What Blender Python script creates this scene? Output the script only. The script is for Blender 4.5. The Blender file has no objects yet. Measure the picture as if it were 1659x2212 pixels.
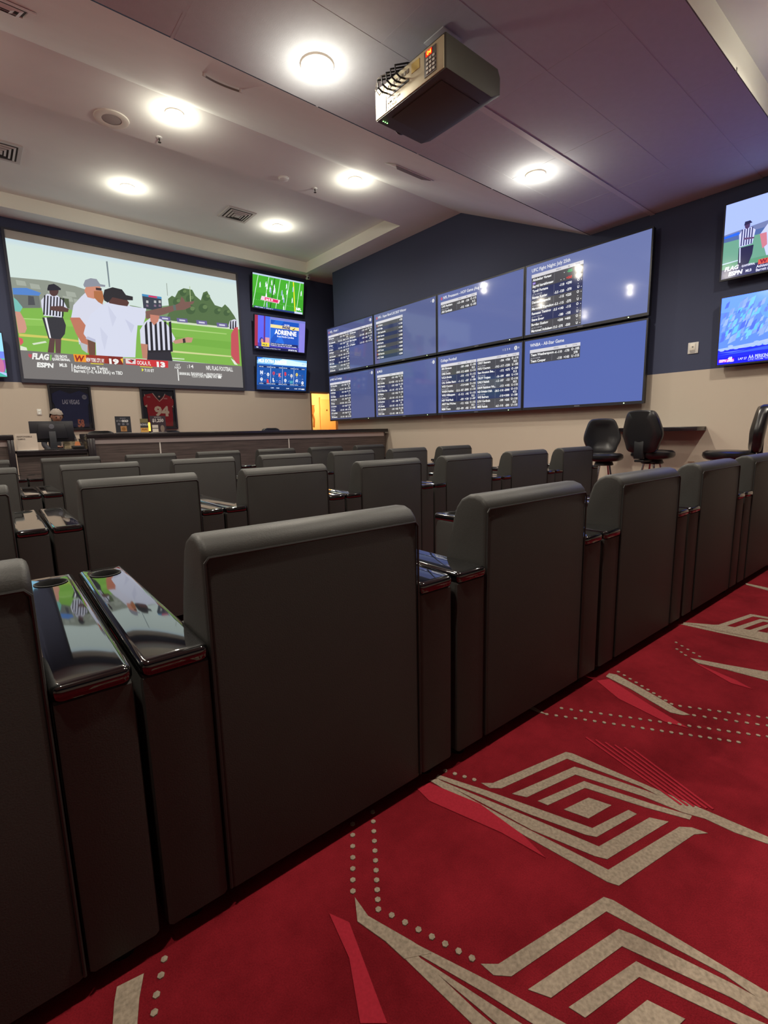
import bpy, bmesh, math, random
from mathutils import Vector, Matrix, Euler

random.seed(7)
# ------------------------------------------------------------------ camera
W_PX, H_PX, F_PX = 1659.0, 2212.0, 1060.3
CAM = Vector((0.0, 0.0, 1.2))
yaw, pitch, roll = math.radians(39.78), math.radians(-9.21), math.radians(-1.30)
_f = Vector((math.sin(yaw)*math.cos(pitch), math.cos(yaw)*math.cos(pitch), math.sin(pitch)))
_r = Vector((math.cos(yaw), -math.sin(yaw), 0))
_u = _r.cross(_f)
RIGHT = math.cos(roll)*_r + math.sin(roll)*_u
UP = -math.sin(roll)*_r + math.cos(roll)*_u
FWD = _f
sc = bpy.context.scene
col = sc.collection
cd = bpy.data.cameras.new('camera'); cam = bpy.data.objects.new('camera', cd); col.objects.link(cam)
cd.sensor_fit = 'HORIZONTAL'; cd.sensor_width = 36.0; cd.lens = F_PX/W_PX*36.0
cd.clip_start = 0.02; cd.clip_end = 100
m = Matrix.Identity(4)
for i in range(3):
    m[i][0] = RIGHT[i]; m[i][1] = UP[i]; m[i][2] = -FWD[i]; m[i][3] = CAM[i]
cam.matrix_world = m
sc.camera = cam
# ------------------------------------------------------------------ world, exposure
wd = bpy.data.worlds.new('world'); sc.world = wd; wd.use_nodes = True
wd.node_tree.nodes['Background'].inputs[0].default_value = (0.02, 0.02, 0.025, 1)
vs = sc.view_settings
sc.display_settings.display_device = 'sRGB'
vs.view_transform = 'Standard'; vs.look = 'None'; vs.gamma = 1.0; vs.exposure = 0.25; vs.use_curve_mapping = False
LAMP_W = 195.0          # one ceiling downlight
LAMP_COL = (1.0, 0.92, 0.78)

# ------------------------------------------------------------------ room dimensions
XR, YB, XL, YF = 7.609, 11.85, -5.2, -3.6     # right wall, back wall, left wall, front wall (behind the camera)
H1, H2, HT, HC = 5.24, 4.08, 5.485, 4.32      # high ceiling, low ceiling, tray ceiling, near tray
YA, YFB = 6.68, 4.10                          # sloped facet between them

# ------------------------------------------------------------------ helpers
def ray(px, py):
    return RIGHT*((px-W_PX/2)/F_PX) - UP*((py-H_PX/2)/F_PX) + FWD
def on_z(px, py, z):
    d = ray(px, py); return CAM + d*((z-CAM.z)/d.z)
def lin(c):
    return tuple((x/255/12.92 if x/255 <= 0.04045 else ((x/255+0.055)/1.055)**2.4) for x in c)

def tag(o, label=None, cat=None, group=None, kind=None):
    if label: o['label'] = label
    if cat: o['category'] = cat
    if group: o['group'] = group
    if kind: o['kind'] = kind
    return o
def empty(name, loc=(0,0,0), rz=0.0):
    o = bpy.data.objects.new(name, None); col.objects.link(o); o.empty_display_size = 0.1
    o.location = loc; o.rotation_euler = (0,0,rz); return o

_cache = {}
def mat(name, rgb, rough=0.6, metal=0.0, spec=0.5, noise=0.0, nscale=8.0, bump=0.0, bscale=200.0, coat=0.0, emit=None, estr=0.0, srgb=True):
    if name in _cache: return _cache[name]
    mt = bpy.data.materials.new(name); mt.use_nodes = True
    nt = mt.node_tree; b = nt.nodes['Principled BSDF']
    c = lin(rgb) if srgb else rgb
    b.inputs['Base Color'].default_value = (*c, 1); b.inputs['Roughness'].default_value = rough
    b.inputs['Metallic'].default_value = metal; b.inputs['Specular IOR Level'].default_value = spec
    b.inputs['Coat Weight'].default_value = coat; b.inputs['Coat Roughness'].default_value = 0.03
    tc = nt.nodes.new('ShaderNodeTexCoord')
    if noise:
        n = nt.nodes.new('ShaderNodeTexNoise'); n.inputs['Scale'].default_value = nscale; n.inputs['Detail'].default_value = 6
        nt.links.new(tc.outputs['Object'], n.inputs['Vector'])
        mx = nt.nodes.new('ShaderNodeMix'); mx.data_type = 'RGBA'
        mx.inputs[6].default_value = (*[x*(1-noise) for x in c], 1); mx.inputs[7].default_value = (*[min(1, x*(1+noise)) for x in c], 1)
        nt.links.new(n.outputs['Fac'], mx.inputs[0]); nt.links.new(mx.outputs[2], b.inputs['Base Color'])
    if bump:
        n2 = nt.nodes.new('ShaderNodeTexNoise'); n2.inputs['Scale'].default_value = bscale; n2.inputs['Detail'].default_value = 3
        nt.links.new(tc.outputs['Object'], n2.inputs['Vector'])
        bp = nt.nodes.new('ShaderNodeBump'); bp.inputs['Strength'].default_value = bump; bp.inputs['Distance'].default_value = 0.002
        nt.links.new(n2.outputs['Fac'], bp.inputs['Height']); nt.links.new(bp.outputs['Normal'], b.inputs['Normal'])
    if emit:
        b.inputs['Emission Color'].default_value = (*lin(emit), 1); b.inputs['Emission Strength'].default_value = estr
    _cache[name] = mt
    return mt

def two_tone(name, low, high, zc, rough=0.75):
    """wall paint: one colour below height zc, another above it"""
    mt = bpy.data.materials.new(name); mt.use_nodes = True; nt = mt.node_tree; b = nt.nodes['Principled BSDF']
    g = nt.nodes.new('ShaderNodeNewGeometry'); s = nt.nodes.new('ShaderNodeSeparateXYZ')
    nt.links.new(g.outputs['Position'], s.inputs[0])
    c = nt.nodes.new('ShaderNodeMath'); c.operation = 'GREATER_THAN'; c.inputs[1].default_value = zc
    nt.links.new(s.outputs['Z'], c.inputs[0])
    mx = nt.nodes.new('ShaderNodeMix'); mx.data_type = 'RGBA'
    mx.inputs[6].default_value = (*lin(low), 1); mx.inputs[7].default_value = (*lin(high), 1)
    nt.links.new(c.outputs[0], mx.inputs[0]); nt.links.new(mx.outputs[2], b.inputs['Base Color'])
    n2 = nt.nodes.new('ShaderNodeTexNoise'); n2.inputs['Scale'].default_value = 180
    bp = nt.nodes.new('ShaderNodeBump'); bp.inputs['Strength'].default_value = 0.15; bp.inputs['Distance'].default_value = 0.002
    nt.links.new(g.outputs['Position'], n2.inputs['Vector'])
    nt.links.new(n2.outputs['Fac'], bp.inputs['Height']); nt.links.new(bp.outputs['Normal'], b.inputs['Normal'])
    b.inputs['Roughness'].default_value = rough
    return mt

def link_mesh(name, me, mt, parent=None, smooth=False):
    o = bpy.data.objects.new(name, me); col.objects.link(o)
    if mt is not None and not me.materials: me.materials.append(mt)
    if parent is not None: o.parent = parent
    if smooth:
        me.polygons.foreach_set('use_smooth', [True]*len(me.polygons))
        try: me.set_sharp_from_angle(angle=math.radians(40))
        except Exception: pass
    return o
def from_bm(name, bm, mt, parent=None, smooth=False):
    bmesh.ops.recalc_face_normals(bm, faces=bm.faces)
    me = bpy.data.meshes.new(name); bm.to_mesh(me); bm.free()
    return link_mesh(name, me, mt, parent, smooth)

def bm_box(bm, x0, x1, y0, y1, z0, z1, bev=0.0, seg=2):
    r = bmesh.ops.create_cube(bm, size=1.0)
    vs_ = r['verts']
    for v in vs_:
        v.co = Vector(((x0+x1)/2 + v.co.x*(x1-x0), (y0+y1)/2 + v.co.y*(y1-y0), (z0+z1)/2 + v.co.z*(z1-z0)))
    if bev:
        es = list({e for v in vs_ for e in v.link_edges})
        bmesh.ops.bevel(bm, geom=es, offset=bev, segments=seg, profile=0.5, affect='EDGES')
    return bm
def box(name, x0, x1, y0, y1, z0, z1, mt, parent=None, bev=0.0, seg=2):
    bm = bmesh.new(); bm_box(bm, x0, x1, y0, y1, z0, z1, bev, seg)
    return from_bm(name, bm, mt, parent, smooth=bev > 0)
def boxes(name, lst, mt, parent=None, bev=0.0):
    bm = bmesh.new()
    for b in lst: bm_box(bm, *b, bev=bev)
    return from_bm(name, bm, mt, parent, smooth=bev > 0)
def bm_tube(bm, pts, r, n=8, caps=True, closed=False):
    pts = [Vector(p) for p in pts]; rings = []; N = len(pts); prev = None
    for i, p in enumerate(pts):
        if closed: t = (pts[(i+1) % N]-pts[i-1])
        elif i == 0: t = pts[1]-p
        elif i == N-1: t = p-pts[i-1]
        else: t = (pts[i+1]-p).normalized()+(p-pts[i-1]).normalized()
        t.normalize()
        a = prev if prev is not None else (Vector((0,0,1)) if abs(t.z) < 0.9 else Vector((1,0,0)))
        s = t.cross(a).normalized(); u = s.cross(t).normalized(); prev = u
        rr = r[i] if isinstance(r, (list, tuple)) else r
        rings.append([bm.verts.new(p + s*(rr*math.cos(2*math.pi*k/n)) + u*(rr*math.sin(2*math.pi*k/n))) for k in range(n)])
    for i in range(N if closed else N-1):
        a, b = rings[i], rings[(i+1) % N]
        for k in range(n): bm.faces.new((a[k], a[(k+1) % n], b[(k+1) % n], b[k]))
    if caps and not closed:
        bm.faces.new(rings[0][::-1]); bm.faces.new(rings[-1])
    return bm
def tube(name, pts, r, mt, parent=None, n=8, closed=False):
    bm = bmesh.new(); bm_tube(bm, pts, r, n, True, closed); return from_bm(name, bm, mt, parent, True)
def bm_lathe(bm, prof, n=24, c=(0,0,0), closed=False):
    c = Vector(c); rings = []
    for (r, z) in prof:
        if r < 1e-6: rings.append([bm.verts.new(c+Vector((0,0,z)))])
        else: rings.append([bm.verts.new(c+Vector((r*math.cos(2*math.pi*k/n), r*math.sin(2*math.pi*k/n), z))) for k in range(n)])
    for a, b in zip(rings, rings[1:]):
        for k in range(n):
            k2 = (k+1) % n
            if len(a) == 1 and len(b) == 1: continue
            if len(a) == 1: bm.faces.new((a[0], b[k2], b[k]))
            elif len(b) == 1: bm.faces.new((a[k], a[k2], b[0]))
            else: bm.faces.new((a[k], a[k2], b[k2], b[k]))
    return bm
def lathe(name, prof, mt, parent=None, n=24, c=(0,0,0)):
    bm = bmesh.new(); bm_lathe(bm, prof, n, c); return from_bm(name, bm, mt, parent, True)
def bm_prism(bm, pts, axis, a0, a1, bev=0.0, seg=3):
    """polygon pts in the plane across 'axis', run from a0 to a1; bev rounds the rims of both ends"""
    def mk(p, a):
        return {'x': (a, p[0], p[1]), 'y': (p[0], a, p[1]), 'z': (p[0], p[1], a)}[axis]
    A = [bm.verts.new(mk(p, a0)) for p in pts]; B = [bm.verts.new(mk(p, a1)) for p in pts]
    fa = bm.faces.new(A[::-1]); fb = bm.faces.new(B)
    n = len(pts)
    for k in range(n): bm.faces.new((A[k], A[(k+1) % n], B[(k+1) % n], B[k]))
    if bev:
        es = list(set(fa.edges) | set(fb.edges))
        bmesh.ops.bevel(bm, geom=es, offset=bev, segments=seg, profile=0.5, affect='EDGES')
    return bm
def prism(name, pts, axis, a0, a1, mt, parent=None, bev=0.0, seg=3):
    bm = bmesh.new(); bm_prism(bm, pts, axis, a0, a1, bev, seg); return from_bm(name, bm, mt, parent, True)
def smooth_loop(pts, sub=4):
    """closed Catmull-Rom through pts"""
    out = []; n = len(pts)
    for i in range(n):
        p0, p1, p2, p3 = [Vector(pts[(i+k-1) % n]) for k in range(4)]
        for s in range(sub):
            t = s/sub
            out.append(tuple(0.5*((2*p1)+(p2-p0)*t+(2*p0-5*p1+4*p2-p3)*t*t+(3*p1-p0-3*p2+p3)*t**3)))
    return out
def copy_tree(o, parent=None):
    c = o.copy(); col.objects.link(c)
    if parent is not None: c.parent = parent
    for ch in list(o.children): copy_tree(ch, c)
    return c

# ---------------- flat pictures: coloured shapes lying on a screen, poster or card
def pic_mat(name, emission, gloss=None, strength=1.0):
    if name in _cache: return _cache[name]
    mt = bpy.data.materials.new(name); mt.use_nodes = True; nt = mt.node_tree; b = nt.nodes['Principled BSDF']
    a = nt.nodes.new('ShaderNodeAttribute'); a.attribute_name = 'col'
    if emission:
        b.inputs['Base Color'].default_value = (0.01, 0.01, 0.012, 1)
        nt.links.new(a.outputs['Color'], b.inputs['Emission Color']); b.inputs['Emission Strength'].default_value = strength*0.86
    else:
        nt.links.new(a.outputs['Color'], b.inputs['Base Color'])
    b.inputs['Roughness'].default_value = gloss if gloss is not None else 0.9
    b.inputs['Specular IOR Level'].default_value = 0.5 if gloss is not None else 0.1
    _cache[name] = mt
    return mt

_text_cache = {}
def text_shape(s, bold=0.0, shear=0.0):
    key = (s, bold, shear)
    if key in _text_cache: return _text_cache[key]
    cu = bpy.data.curves.new('lettering', 'FONT'); cu.body = s; cu.fill_mode = 'FRONT'; cu.resolution_u = 2
    cu.offset = bold; cu.shear = shear; cu.size = 1.0
    ob = bpy.data.objects.new('lettering', cu); col.objects.link(ob)
    dg = bpy.context.evaluated_depsgraph_get()
    me = bpy.data.meshes.new_from_object(ob.evaluated_get(dg))
    vs_ = [(v.co.x, v.co.y) for v in me.vertices]; fs = [tuple(p.vertices) for p in me.polygons]
    bpy.data.objects.remove(ob); bpy.data.curves.remove(cu); bpy.data.meshes.remove(me)
    x0 = min([v[0] for v in vs_] or [0]); x1 = max([v[0] for v in vs_] or [1])
    _text_cache[key] = (vs_, fs, x0, x1)
    return _text_cache[key]

class Pic:
    """shapes drawn on a plane: origin o, unit axes u (right) and v (up), n toward the viewer"""
    def __init__(self, o, u, v):
        self.o, self.u, self.v = Vector(o), Vector(u).normalized(), Vector(v).normalized()
        self.n = self.u.cross(self.v).normalized()
        self.V, self.F, self.C, self.k = [], [], [], 0
        self.cm = lambda x, y: (x, y)       # crop coordinates -> pixel
    def px(self, p):
        x, y = self.cm(*p); d = ray(x, y)
        q = CAM + d*((self.o-CAM).dot(self.n)/d.dot(self.n)) - self.o
        return (q.dot(self.u), q.dot(self.v))
    def poly(self, pts, c, step=True):
        if step: self.k += 1
        i = len(self.V); self.V += [(p[0], p[1], self.k) for p in pts]
        self.F.append(tuple(range(i, i+len(pts)))); self.C.append(lin(c))
    def rect(self, x0, y0, x1, y1, c, step=True): self.poly([(x0,y0),(x1,y0),(x1,y1),(x0,y1)], c, step)
    def ppoly(self, pts, c, sm=0):
        q = [self.px(p) for p in pts]
        if sm: q = [tuple(t) for t in smooth_loop([(a, b, 0) for a, b in q], sm)]
        self.poly([(t[0], t[1]) for t in q], c)
    def ell(self, cx, cy, rx, ry, c, n=16):
        self.poly([(cx+rx*math.cos(2*math.pi*k/n), cy+ry*math.sin(2*math.pi*k/n)) for k in range(n)], c)
    def pell(self, p, rx, ry, c, n=14):
        self.ppoly([(p[0]+rx*math.cos(2*math.pi*k/n), p[1]+ry*math.sin(2*math.pi*k/n)) for k in range(n)], c)
    def pline(self, a, b, w, c):
        a, b = Vector(self.px(a)), Vector(self.px(b)); d = (b-a).normalized(); s = Vector((-d.y, d.x))*(w/2)
        self.poly([tuple(a+s), tuple(a-s), tuple(b-s), tuple(b+s)], c)
    def text(self, s, x, y, h, c, w=None, bold=0.015, shear=0.0, right=False, center=False):
        vs_, fs, x0, x1 = text_shape(s, bold, shear)
        if not fs: return
        sy = h/0.70; sx = (w/(x1-x0)) if w else sy*0.9
        if right: x = x-(x1-x0)*sx
        if center: x = x-(x1-x0)*sx/2
        self.k += 1; i = len(self.V)
        self.V += [(x+(a-x0)*sx, y+b*sy, self.k) for a, b in vs_]
        cl = lin(c)
        for f in fs: self.F.append(tuple(i+q for q in f)); self.C.append(cl)
    def ptext(self, s, a, b, hp, c, bold=0.02, shear=0.0):
        """text whose baseline runs from crop point a to b, hp = cap height in crop px"""
        A, B = self.px(a), self.px(b); T = self.px((a[0], a[1]-hp))
        self.text(s, A[0], A[1], abs(T[1]-A[1]), c, w=abs(B[0]-A[0]), bold=bold, shear=shear)
    def build(self, name, mt, parent, lift=0.0004, inv=None):
        lay = min(lift, 0.006/max(1, self.k))
        P = [self.o + self.u*x + self.v*y + self.n*(lay*k) for x, y, k in self.V]
        if inv is not None: P = [inv @ p for p in P]
        me = bpy.data.meshes.new(name); me.from_pydata([tuple(p) for p in P], [], self.F)
        at = me.color_attributes.new('col', 'FLOAT_COLOR', 'CORNER')
        li = 0
        buf = []
        for f, c in zip(self.F, self.C): buf += list((*c, 1.0))*len(f)
        at.data.foreach_set('color', buf)
        me.materials.append(mt)
        return link_mesh(name, me, None, parent)

def crop(x0, y0, s):
    return lambda x, y: (x0+x*s, y0+y*s)

# ------------------------------------------------------------------ materials
NAVY = (54, 60, 86); CREAM = (184, 172, 157)
M_back = two_tone('paint_back', CREAM, NAVY, 2.30)
M_right = two_tone('paint_right', CREAM, NAVY, 1.93)
M_ceil = mat('ceiling_paint', (238, 243, 237), 0.85, noise=0.04, nscale=3, bump=0.1, bscale=90)
M_ceil_face = mat('ceiling_trim_paint', (236, 236, 222), 0.8)
M_tile = mat('ceiling_tile', (190, 196, 202), 0.9, noise=0.06, nscale=14, bump=0.3, bscale=140)
M_grid = mat('ceiling_grid', (206, 208, 210), 0.7)
M_leather = mat('chair_leather', (48, 47, 45), 0.52, spec=0.35, noise=0.10, nscale=6, bump=0.25, bscale=260)
M_piping = mat('chair_piping', (30, 28, 27), 0.55)
M_lacquer = mat('black_lacquer', (8, 8, 9), 0.04, spec=0.7, coat=1.0)
M_black = mat('black_plastic', (20, 20, 23), 0.4)
M_bezel = mat('bezel', (38, 39, 46), 0.35)
M_dark = mat('dark_hole', (6, 6, 6), 0.8)
M_chrome = mat('chrome', (200, 200, 205), 0.12, metal=1.0)
M_white = mat('white_plastic', (205, 202, 196), 0.5)
M_wood = None
M_vinyl = mat('black_vinyl', (24, 24, 27), 0.28, spec=0.6, noise=0.1, nscale=10)

# ------------------------------------------------------------------ room shell
def structure(o): o['kind'] = 'structure'; return o
T = 0.15
DX0, DX1, DZ = 7.35, 8.25, 2.32      # doorway in the back wall
structure(boxes('wall_back', [(XL-T, DX0, YB, YB+T, 0, HT+0.2), (DX0, DX1, YB, YB+T, DZ, HT+0.2), (DX1, 9.0, YB, YB+T, 0, HT+0.2)], M_back))
structure(box('wall_right', XR, XR+T, YF-T, 10.98, 0, HT+0.2, M_right))
structure(box('wall_recess', 9.0, 9.0+T, 10.83, YB+T, 0, HT+0.2, M_back))
structure(box('wall_recess_side', XR+T, 9.0, 10.83, 10.98, 0, HT+0.2, M_back))
structure(box('wall_left', XL-T, XL, YF-T, YB, 0, HT+0.2, M_right))
structure(box('wall_front', XL, XR, YF-T, YF, 0, HT+0.2, M_right))
structure(box('baseboard_right', XR-0.015, XR, YF, 10.98, 0, 0.11, mat('baseboard', (40, 34, 32), 0.5)))
structure(box('baseboard_back', XL, DX0, YB-0.015, YB, 0, 0.11, _cache['baseboard']))

# warm corridor seen through the doorway
M_warm = mat('corridor_paint', (226, 196, 140), 0.8)
structure(boxes('wall_corridor', [(7.0, 7.35, YB+T, 15.0, 0, 2.6), (7.35, 10.2, 14.0, 14.2, 0, 2.6), (10.05, 10.2, YB+T, 14.0, 0, 2.6), (7.0, 10.2, YB+T, 14.2, 2.6, 2.75)], M_warm))
dr = empty('door_1', (9.45, 13.98, 0)); structure(dr)
box('door_leaf', -0.45, 0.45, -0.05, 0, 0.01, 2.32, mat('door_paint', (226, 170, 106), 0.5), dr, 0.004)
box('door_frame', -0.47, -0.452, -0.07, 0.0, 0, 2.38, mat('door_trim', (226, 190, 128), 0.5), dr, 0.003)
lathe('coat_hook', [(0, 0), (0.018, 0.0), (0.026, 0.02), (0.02, 0.035), (0, 0.036)], mat('brass', (96, 64, 20), 0.4, metal=0.4), dr, 12).matrix_local = Matrix.Translation((-0.225, -0.05, 1.97)) @ Matrix.Rotation(math.pi/2, 4, 'X')
cl = empty('corridor_lamp', (8.7, 12.9, 2.6)); tag(cl, 'round warm ceiling lamp in the corridor behind the orange doorway', 'lamp')
lathe('lamp_bowl', [(0, -0.07), (0.08, -0.06), (0.13, -0.03), (0.15, 0)], mat('corridor_bowl', (255, 220, 160), 0.5, emit=(255, 210, 140), estr=4), cl)
L = bpy.data.lights.new('corridor_light', 'POINT'); L.energy = 75; L.color = (1.0, 0.74, 0.42); L.shadow_soft_size = 0.12
lo = bpy.data.objects.new('corridor_light', L); col.objects.link(lo); lo.parent = cl; lo.location = (0, 0, -0.25)
# door casing on the room side
structure(boxes('trim_1', [(DX0-0.03, DX0+0.01, YB-0.015, YB+T, 0, DZ), (DX1-0.01, DX1+0.03, YB-0.015, YB+T, 0, DZ), (DX0-0.03, DX1+0.03, YB-0.015, YB+T, DZ-0.01, DZ+0.03)], mat('casing', (128, 92, 58), 0.5)))

# ceiling: high part with a tray, sloped facet, low tiled part, near tray
ceil_bm = bmesh.new()
tx0, tx1, ty0, ty1 = -4.6, 7.08, 7.80, 11.36
def quad(bm, *p): bm.faces.new([bm.verts.new(q) for q in p])
XE = 9.0
for (a, b, c, d) in [(XL, XE, YA, ty0), (XL, XE, ty1, YB), (XL, tx0, ty0, ty1), (tx1, XE, ty0, ty1)]:
    quad(ceil_bm, (a, c, H1), (b, c, H1), (b, d, H1), (a, d, H1))
quad(ceil_bm, (tx0, ty0, HT), (tx1, ty0, HT), (tx1, ty1, HT), (tx0, ty1, HT))
quad(ceil_bm, (XL, YFB, H2), (XE, YFB, H2), (XE, YA, H1), (XL, YA, H1))
nx0, nx1, ny0, ny1 = -4.2, 7.0, -2.6, 1.60
for (a, b, c, d) in [(XL, nx0, YF, ny1), (nx1, XR, YF, ny1), (nx0, nx1, YF, ny0)]:
    quad(ceil_bm, (a, c, H2), (b, c, H2), (b, d, H2), (a, d, H2))
quad(ceil_bm, (nx0, ny0, HC), (nx1, ny0, HC), (nx1, ny1, HC), (nx0, ny1, HC))
ceil = structure(from_bm('ceiling', ceil_bm, M_ceil))
def rim(name, x0, x1, y0, y1, z0, z1):
    bm = bmesh.new()
    for p, q in [((x0,y0),(x1,y0)), ((x1,y0),(x1,y1)), ((x1,y1),(x0,y1)), ((x0,y1),(x0,y0))]:
        quad(bm, (*p, z0), (*q, z0), (*q, z1), (*p, z1))
    return from_bm(name, bm, M_ceil_face, ceil)
rim('tray_face', tx0, tx1, ty0, ty1, H1, HT)
rim('tray_face', nx0, nx1, ny0, ny1, H2, HC)
# tiles of the low ceiling, each its own panel between grid bars
xs = [3.985+1.245*k for k in range(-8, 4)]; xs = [XL]+[x for x in xs if XL+0.1 < x < XR-0.1]+[XR]
ys = [1.60, 1.975, 2.585, 3.20, 3.81, YFB]
tile_cache = {}
for i in range(len(xs)-1):
    for j in range(len(ys)-1):
        w, d = xs[i+1]-xs[i]-0.02, ys[j+1]-ys[j]-0.02
        key = (round(w, 3), round(d, 3))
        if key not in tile_cache:
            bm = bmesh.new(); bm_box(bm, -w/2, w/2, -d/2, d/2, 0, 0.02)
            bmesh.ops.recalc_face_normals(bm, faces=bm.faces)
            me = bpy.data.meshes.new('ceiling_tile'); bm.to_mesh(me); bm.free(); me.materials.append(M_tile); tile_cache[key] = me
        o = bpy.data.objects.new('ceiling_tile', tile_cache[key]); col.objects.link(o); o.parent = ceil
        o.location = ((xs[i]+xs[i+1])/2, (ys[j]+ys[j+1])/2, H2+random.uniform(0.0005, 0.003))
for x in xs[1:-1]: box('grid_bar', x-0.011, x+0.011, ys[0], ys[-1], H2+0.001, H2+0.03, M_tile, ceil)
for y in ys[1:-1]: box('grid_bar', XL, XR, y-0.011, y+0.011, H2+0.0005, H2+0.03, M_tile, ceil)
box('grid_bar', 3.4, XR, 3.17, 3.23, H2-0.006, H2, M_grid, ceil)

# floor: red patterned carpet
def carpet_mat():
    mt = bpy.data.materials.new('red_carpet'); mt.use_nodes = True; nt = mt.node_tree; b = nt.nodes['Principled BSDF']
    g = nt.nodes.new('ShaderNodeNewGeometry')
    n = nt.nodes.new('ShaderNodeTexNoise'); n.inputs['Scale'].default_value = 2.2; n.inputs['Detail'].default_value = 5; n.inputs['Roughness'].default_value = 0.7
    n2 = nt.nodes.new('ShaderNodeTexNoise'); n2.inputs['Scale'].default_value = 260; n2.inputs['Detail'].default_value = 3
    nt.links.new(g.outputs['Position'], n.inputs['Vector']); nt.links.new(g.outputs['Position'], n2.inputs['Vector'])
    r = nt.nodes.new('ShaderNodeValToRGB'); e = r.color_ramp.elements
    e[0].position = 0.35; e[0].color = (*lin((114, 18, 28)), 1); e[1].position = 0.68; e[1].color = (*lin((154, 34, 46)), 1)
    nt.links.new(n.outputs['Fac'], r.inputs[0])
    mx = nt.nodes.new('ShaderNodeMix'); mx.data_type = 'RGBA'; mx.blend_type = 'MULTIPLY'; mx.inputs[0].default_value = 0.55
    nt.links.new(r.outputs[0], mx.inputs[6]); nt.links.new(n2.outputs['Fac'], mx.inputs[7]); nt.links.new(mx.outputs[2], b.inputs['Base Color'])
    bp = nt.nodes.new('ShaderNodeBump'); bp.inputs['Strength'].default_value = 0.6; bp.inputs['Distance'].default_value = 0.004
    nt.links.new(n2.outputs['Fac'], bp.inputs['Height']); nt.links.new(bp.outputs['Normal'], b.inputs['Normal'])
    b.inputs['Roughness'].default_value = 0.95; b.inputs['Specular IOR Level'].default_value = 0.1
    return mt
floor = structure(box('floor', XL, 10.2, YF, 14.2, -0.1, 0, carpet_mat()))
M_grey = mat('carpet_grey', (146, 132, 116), 0.95, spec=0.1, noise=0.6, nscale=120)
M_pink = mat('carpet_pink', (154, 36, 50), 0.95, spec=0.1, noise=0.25, nscale=150)
_nz = [0]
def inlay(name, polys, mt, z=0.0015):
    _nz[0] += 1; z = z+0.00002*_nz[0]
    bm = bmesh.new()
    for P in polys:
        A = [bm.verts.new((p[0], p[1], z)) for p in P]; bm.faces.new(A)
        B = [bm.verts.new((p[0], p[1], 0)) for p in P]
        for k in range(len(P)): bm.faces.new((A[k], A[(k+1) % len(P)], B[(k+1) % len(P)], B[k]))
    bmesh.ops.triangulate(bm, faces=[f for f in bm.faces if len(f.verts) > 4])
    return from_bm(name, bm, mt, floor)
def fl(cf, pts):
    return [tuple(on_z(*cf(*p), 0.0)[:2]) for p in pts]
CA = crop(900, 1580, 759/1659)
diamond = [[(305,245),(360,245),(705,98),(735,105),(1660,500),(1660,533),(1500,478),(1300,385),(1060,262),(710,130),(400,270),(345,268)],
           [(450,296),(745,168),(790,180),(1080,280),(1270,355),(1500,440),(1490,450),(1260,385),(1070,308),(750,205),(520,312)],
           [(572,330),(790,236),(830,250),(1100,340),(1300,400),(1290,418),(1080,360),(795,268),(620,350)],
           [(695,370),(812,314),(920,350),(812,412)],
           [(100,205),(330,280),(560,362),(830,458),(1000,372),(1040,392),(850,500),(800,490),(540,395),(320,305),(90,220)],
           [(85,222),(310,315),(530,405),(860,545),(1100,408),(1190,428),(900,605),(840,590),(540,465),(300,335)],
           [(60,232),(100,225),(290,338),(500,450),(905,655),(1240,452),(1300,455),(1375,482),(1310,488),(955,730),(900,712),(540,510),(280,365)]]
d_floor = [fl(CA, P) for P in diamond]
CB = crop(700, 1720, 959/1659)
anchor = fl(CA, [(705,98), (955,730)])
lower_top = fl(CB, [(1045,378)])[0]
PER = Vector(lower_top)-Vector(anchor[0])          # one repeat of the diamond toward the camera
far_top = fl(crop(1100,1220,559/1659), [(1545,318)])[0]
STEP = Vector(far_top)-Vector(anchor[0])
for k, off in enumerate([Vector((0, 0)), PER, STEP, STEP+PER, STEP*2, STEP*2+PER, PER*2, STEP-PER*0.0+PER*2]):
    for P in d_floor:
        inlay('diamond_band', [[(q[0]+off.x, q[1]+off.y) for q in P]], M_grey)
CC = crop(60, 1820, 800/1659)
for cf, P in [(CB, [(115,380),(165,450),(330,545),(400,590),(300,610),(230,545),(125,470)]),
              (CC, [(400,650),(520,590),(500,700),(490,830),(380,830),(388,720)]),
              (crop(1100,1220,559/1659), [(640,698),(690,708),(860,800),(1000,880),(1080,930),(1160,965),(1110,966),(1030,948),(900,872),(780,800),(620,718)]),
              (crop(1100,1220,559/1659), [(1160,600),(1400,645),(1659,690),(1659,732),(1400,675),(1210,632)]),
              (crop(1100,1220,559/1659), [(1130,372),(1160,374),(1400,395),(1659,440),(1659,492),(1400,430)]),
              (crop(1100,1220,559/1659), [(1510,118),(1659,150),(1659,166),(1520,130)]),
              (crop(1100,1220,559/1659), [(120,918),(150,910),(240,962),(180,945)])]:
    inlay('swoosh_band', [fl(cf, P)], M_grey)
for cf, P in [(CC, [(1350,320),(1440,360),(1500,520),(1610,813),(1490,813),(1440,520)]),
              (CA, [(0,270),(60,245),(300,345),(500,490),(610,600),(400,480),(60,330)]),
              (crop(1100,1220,559/1659), [(560,745),(640,735),(900,900),(1150,1050),(1000,1010),(700,860)]),
              (crop(1100,1220,559/1659), [(1180,625),(1450,740),(1560,800),(1420,760)])]:
    inlay('pink_band', [fl(cf, P)], M_pink, 0.001)
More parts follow.
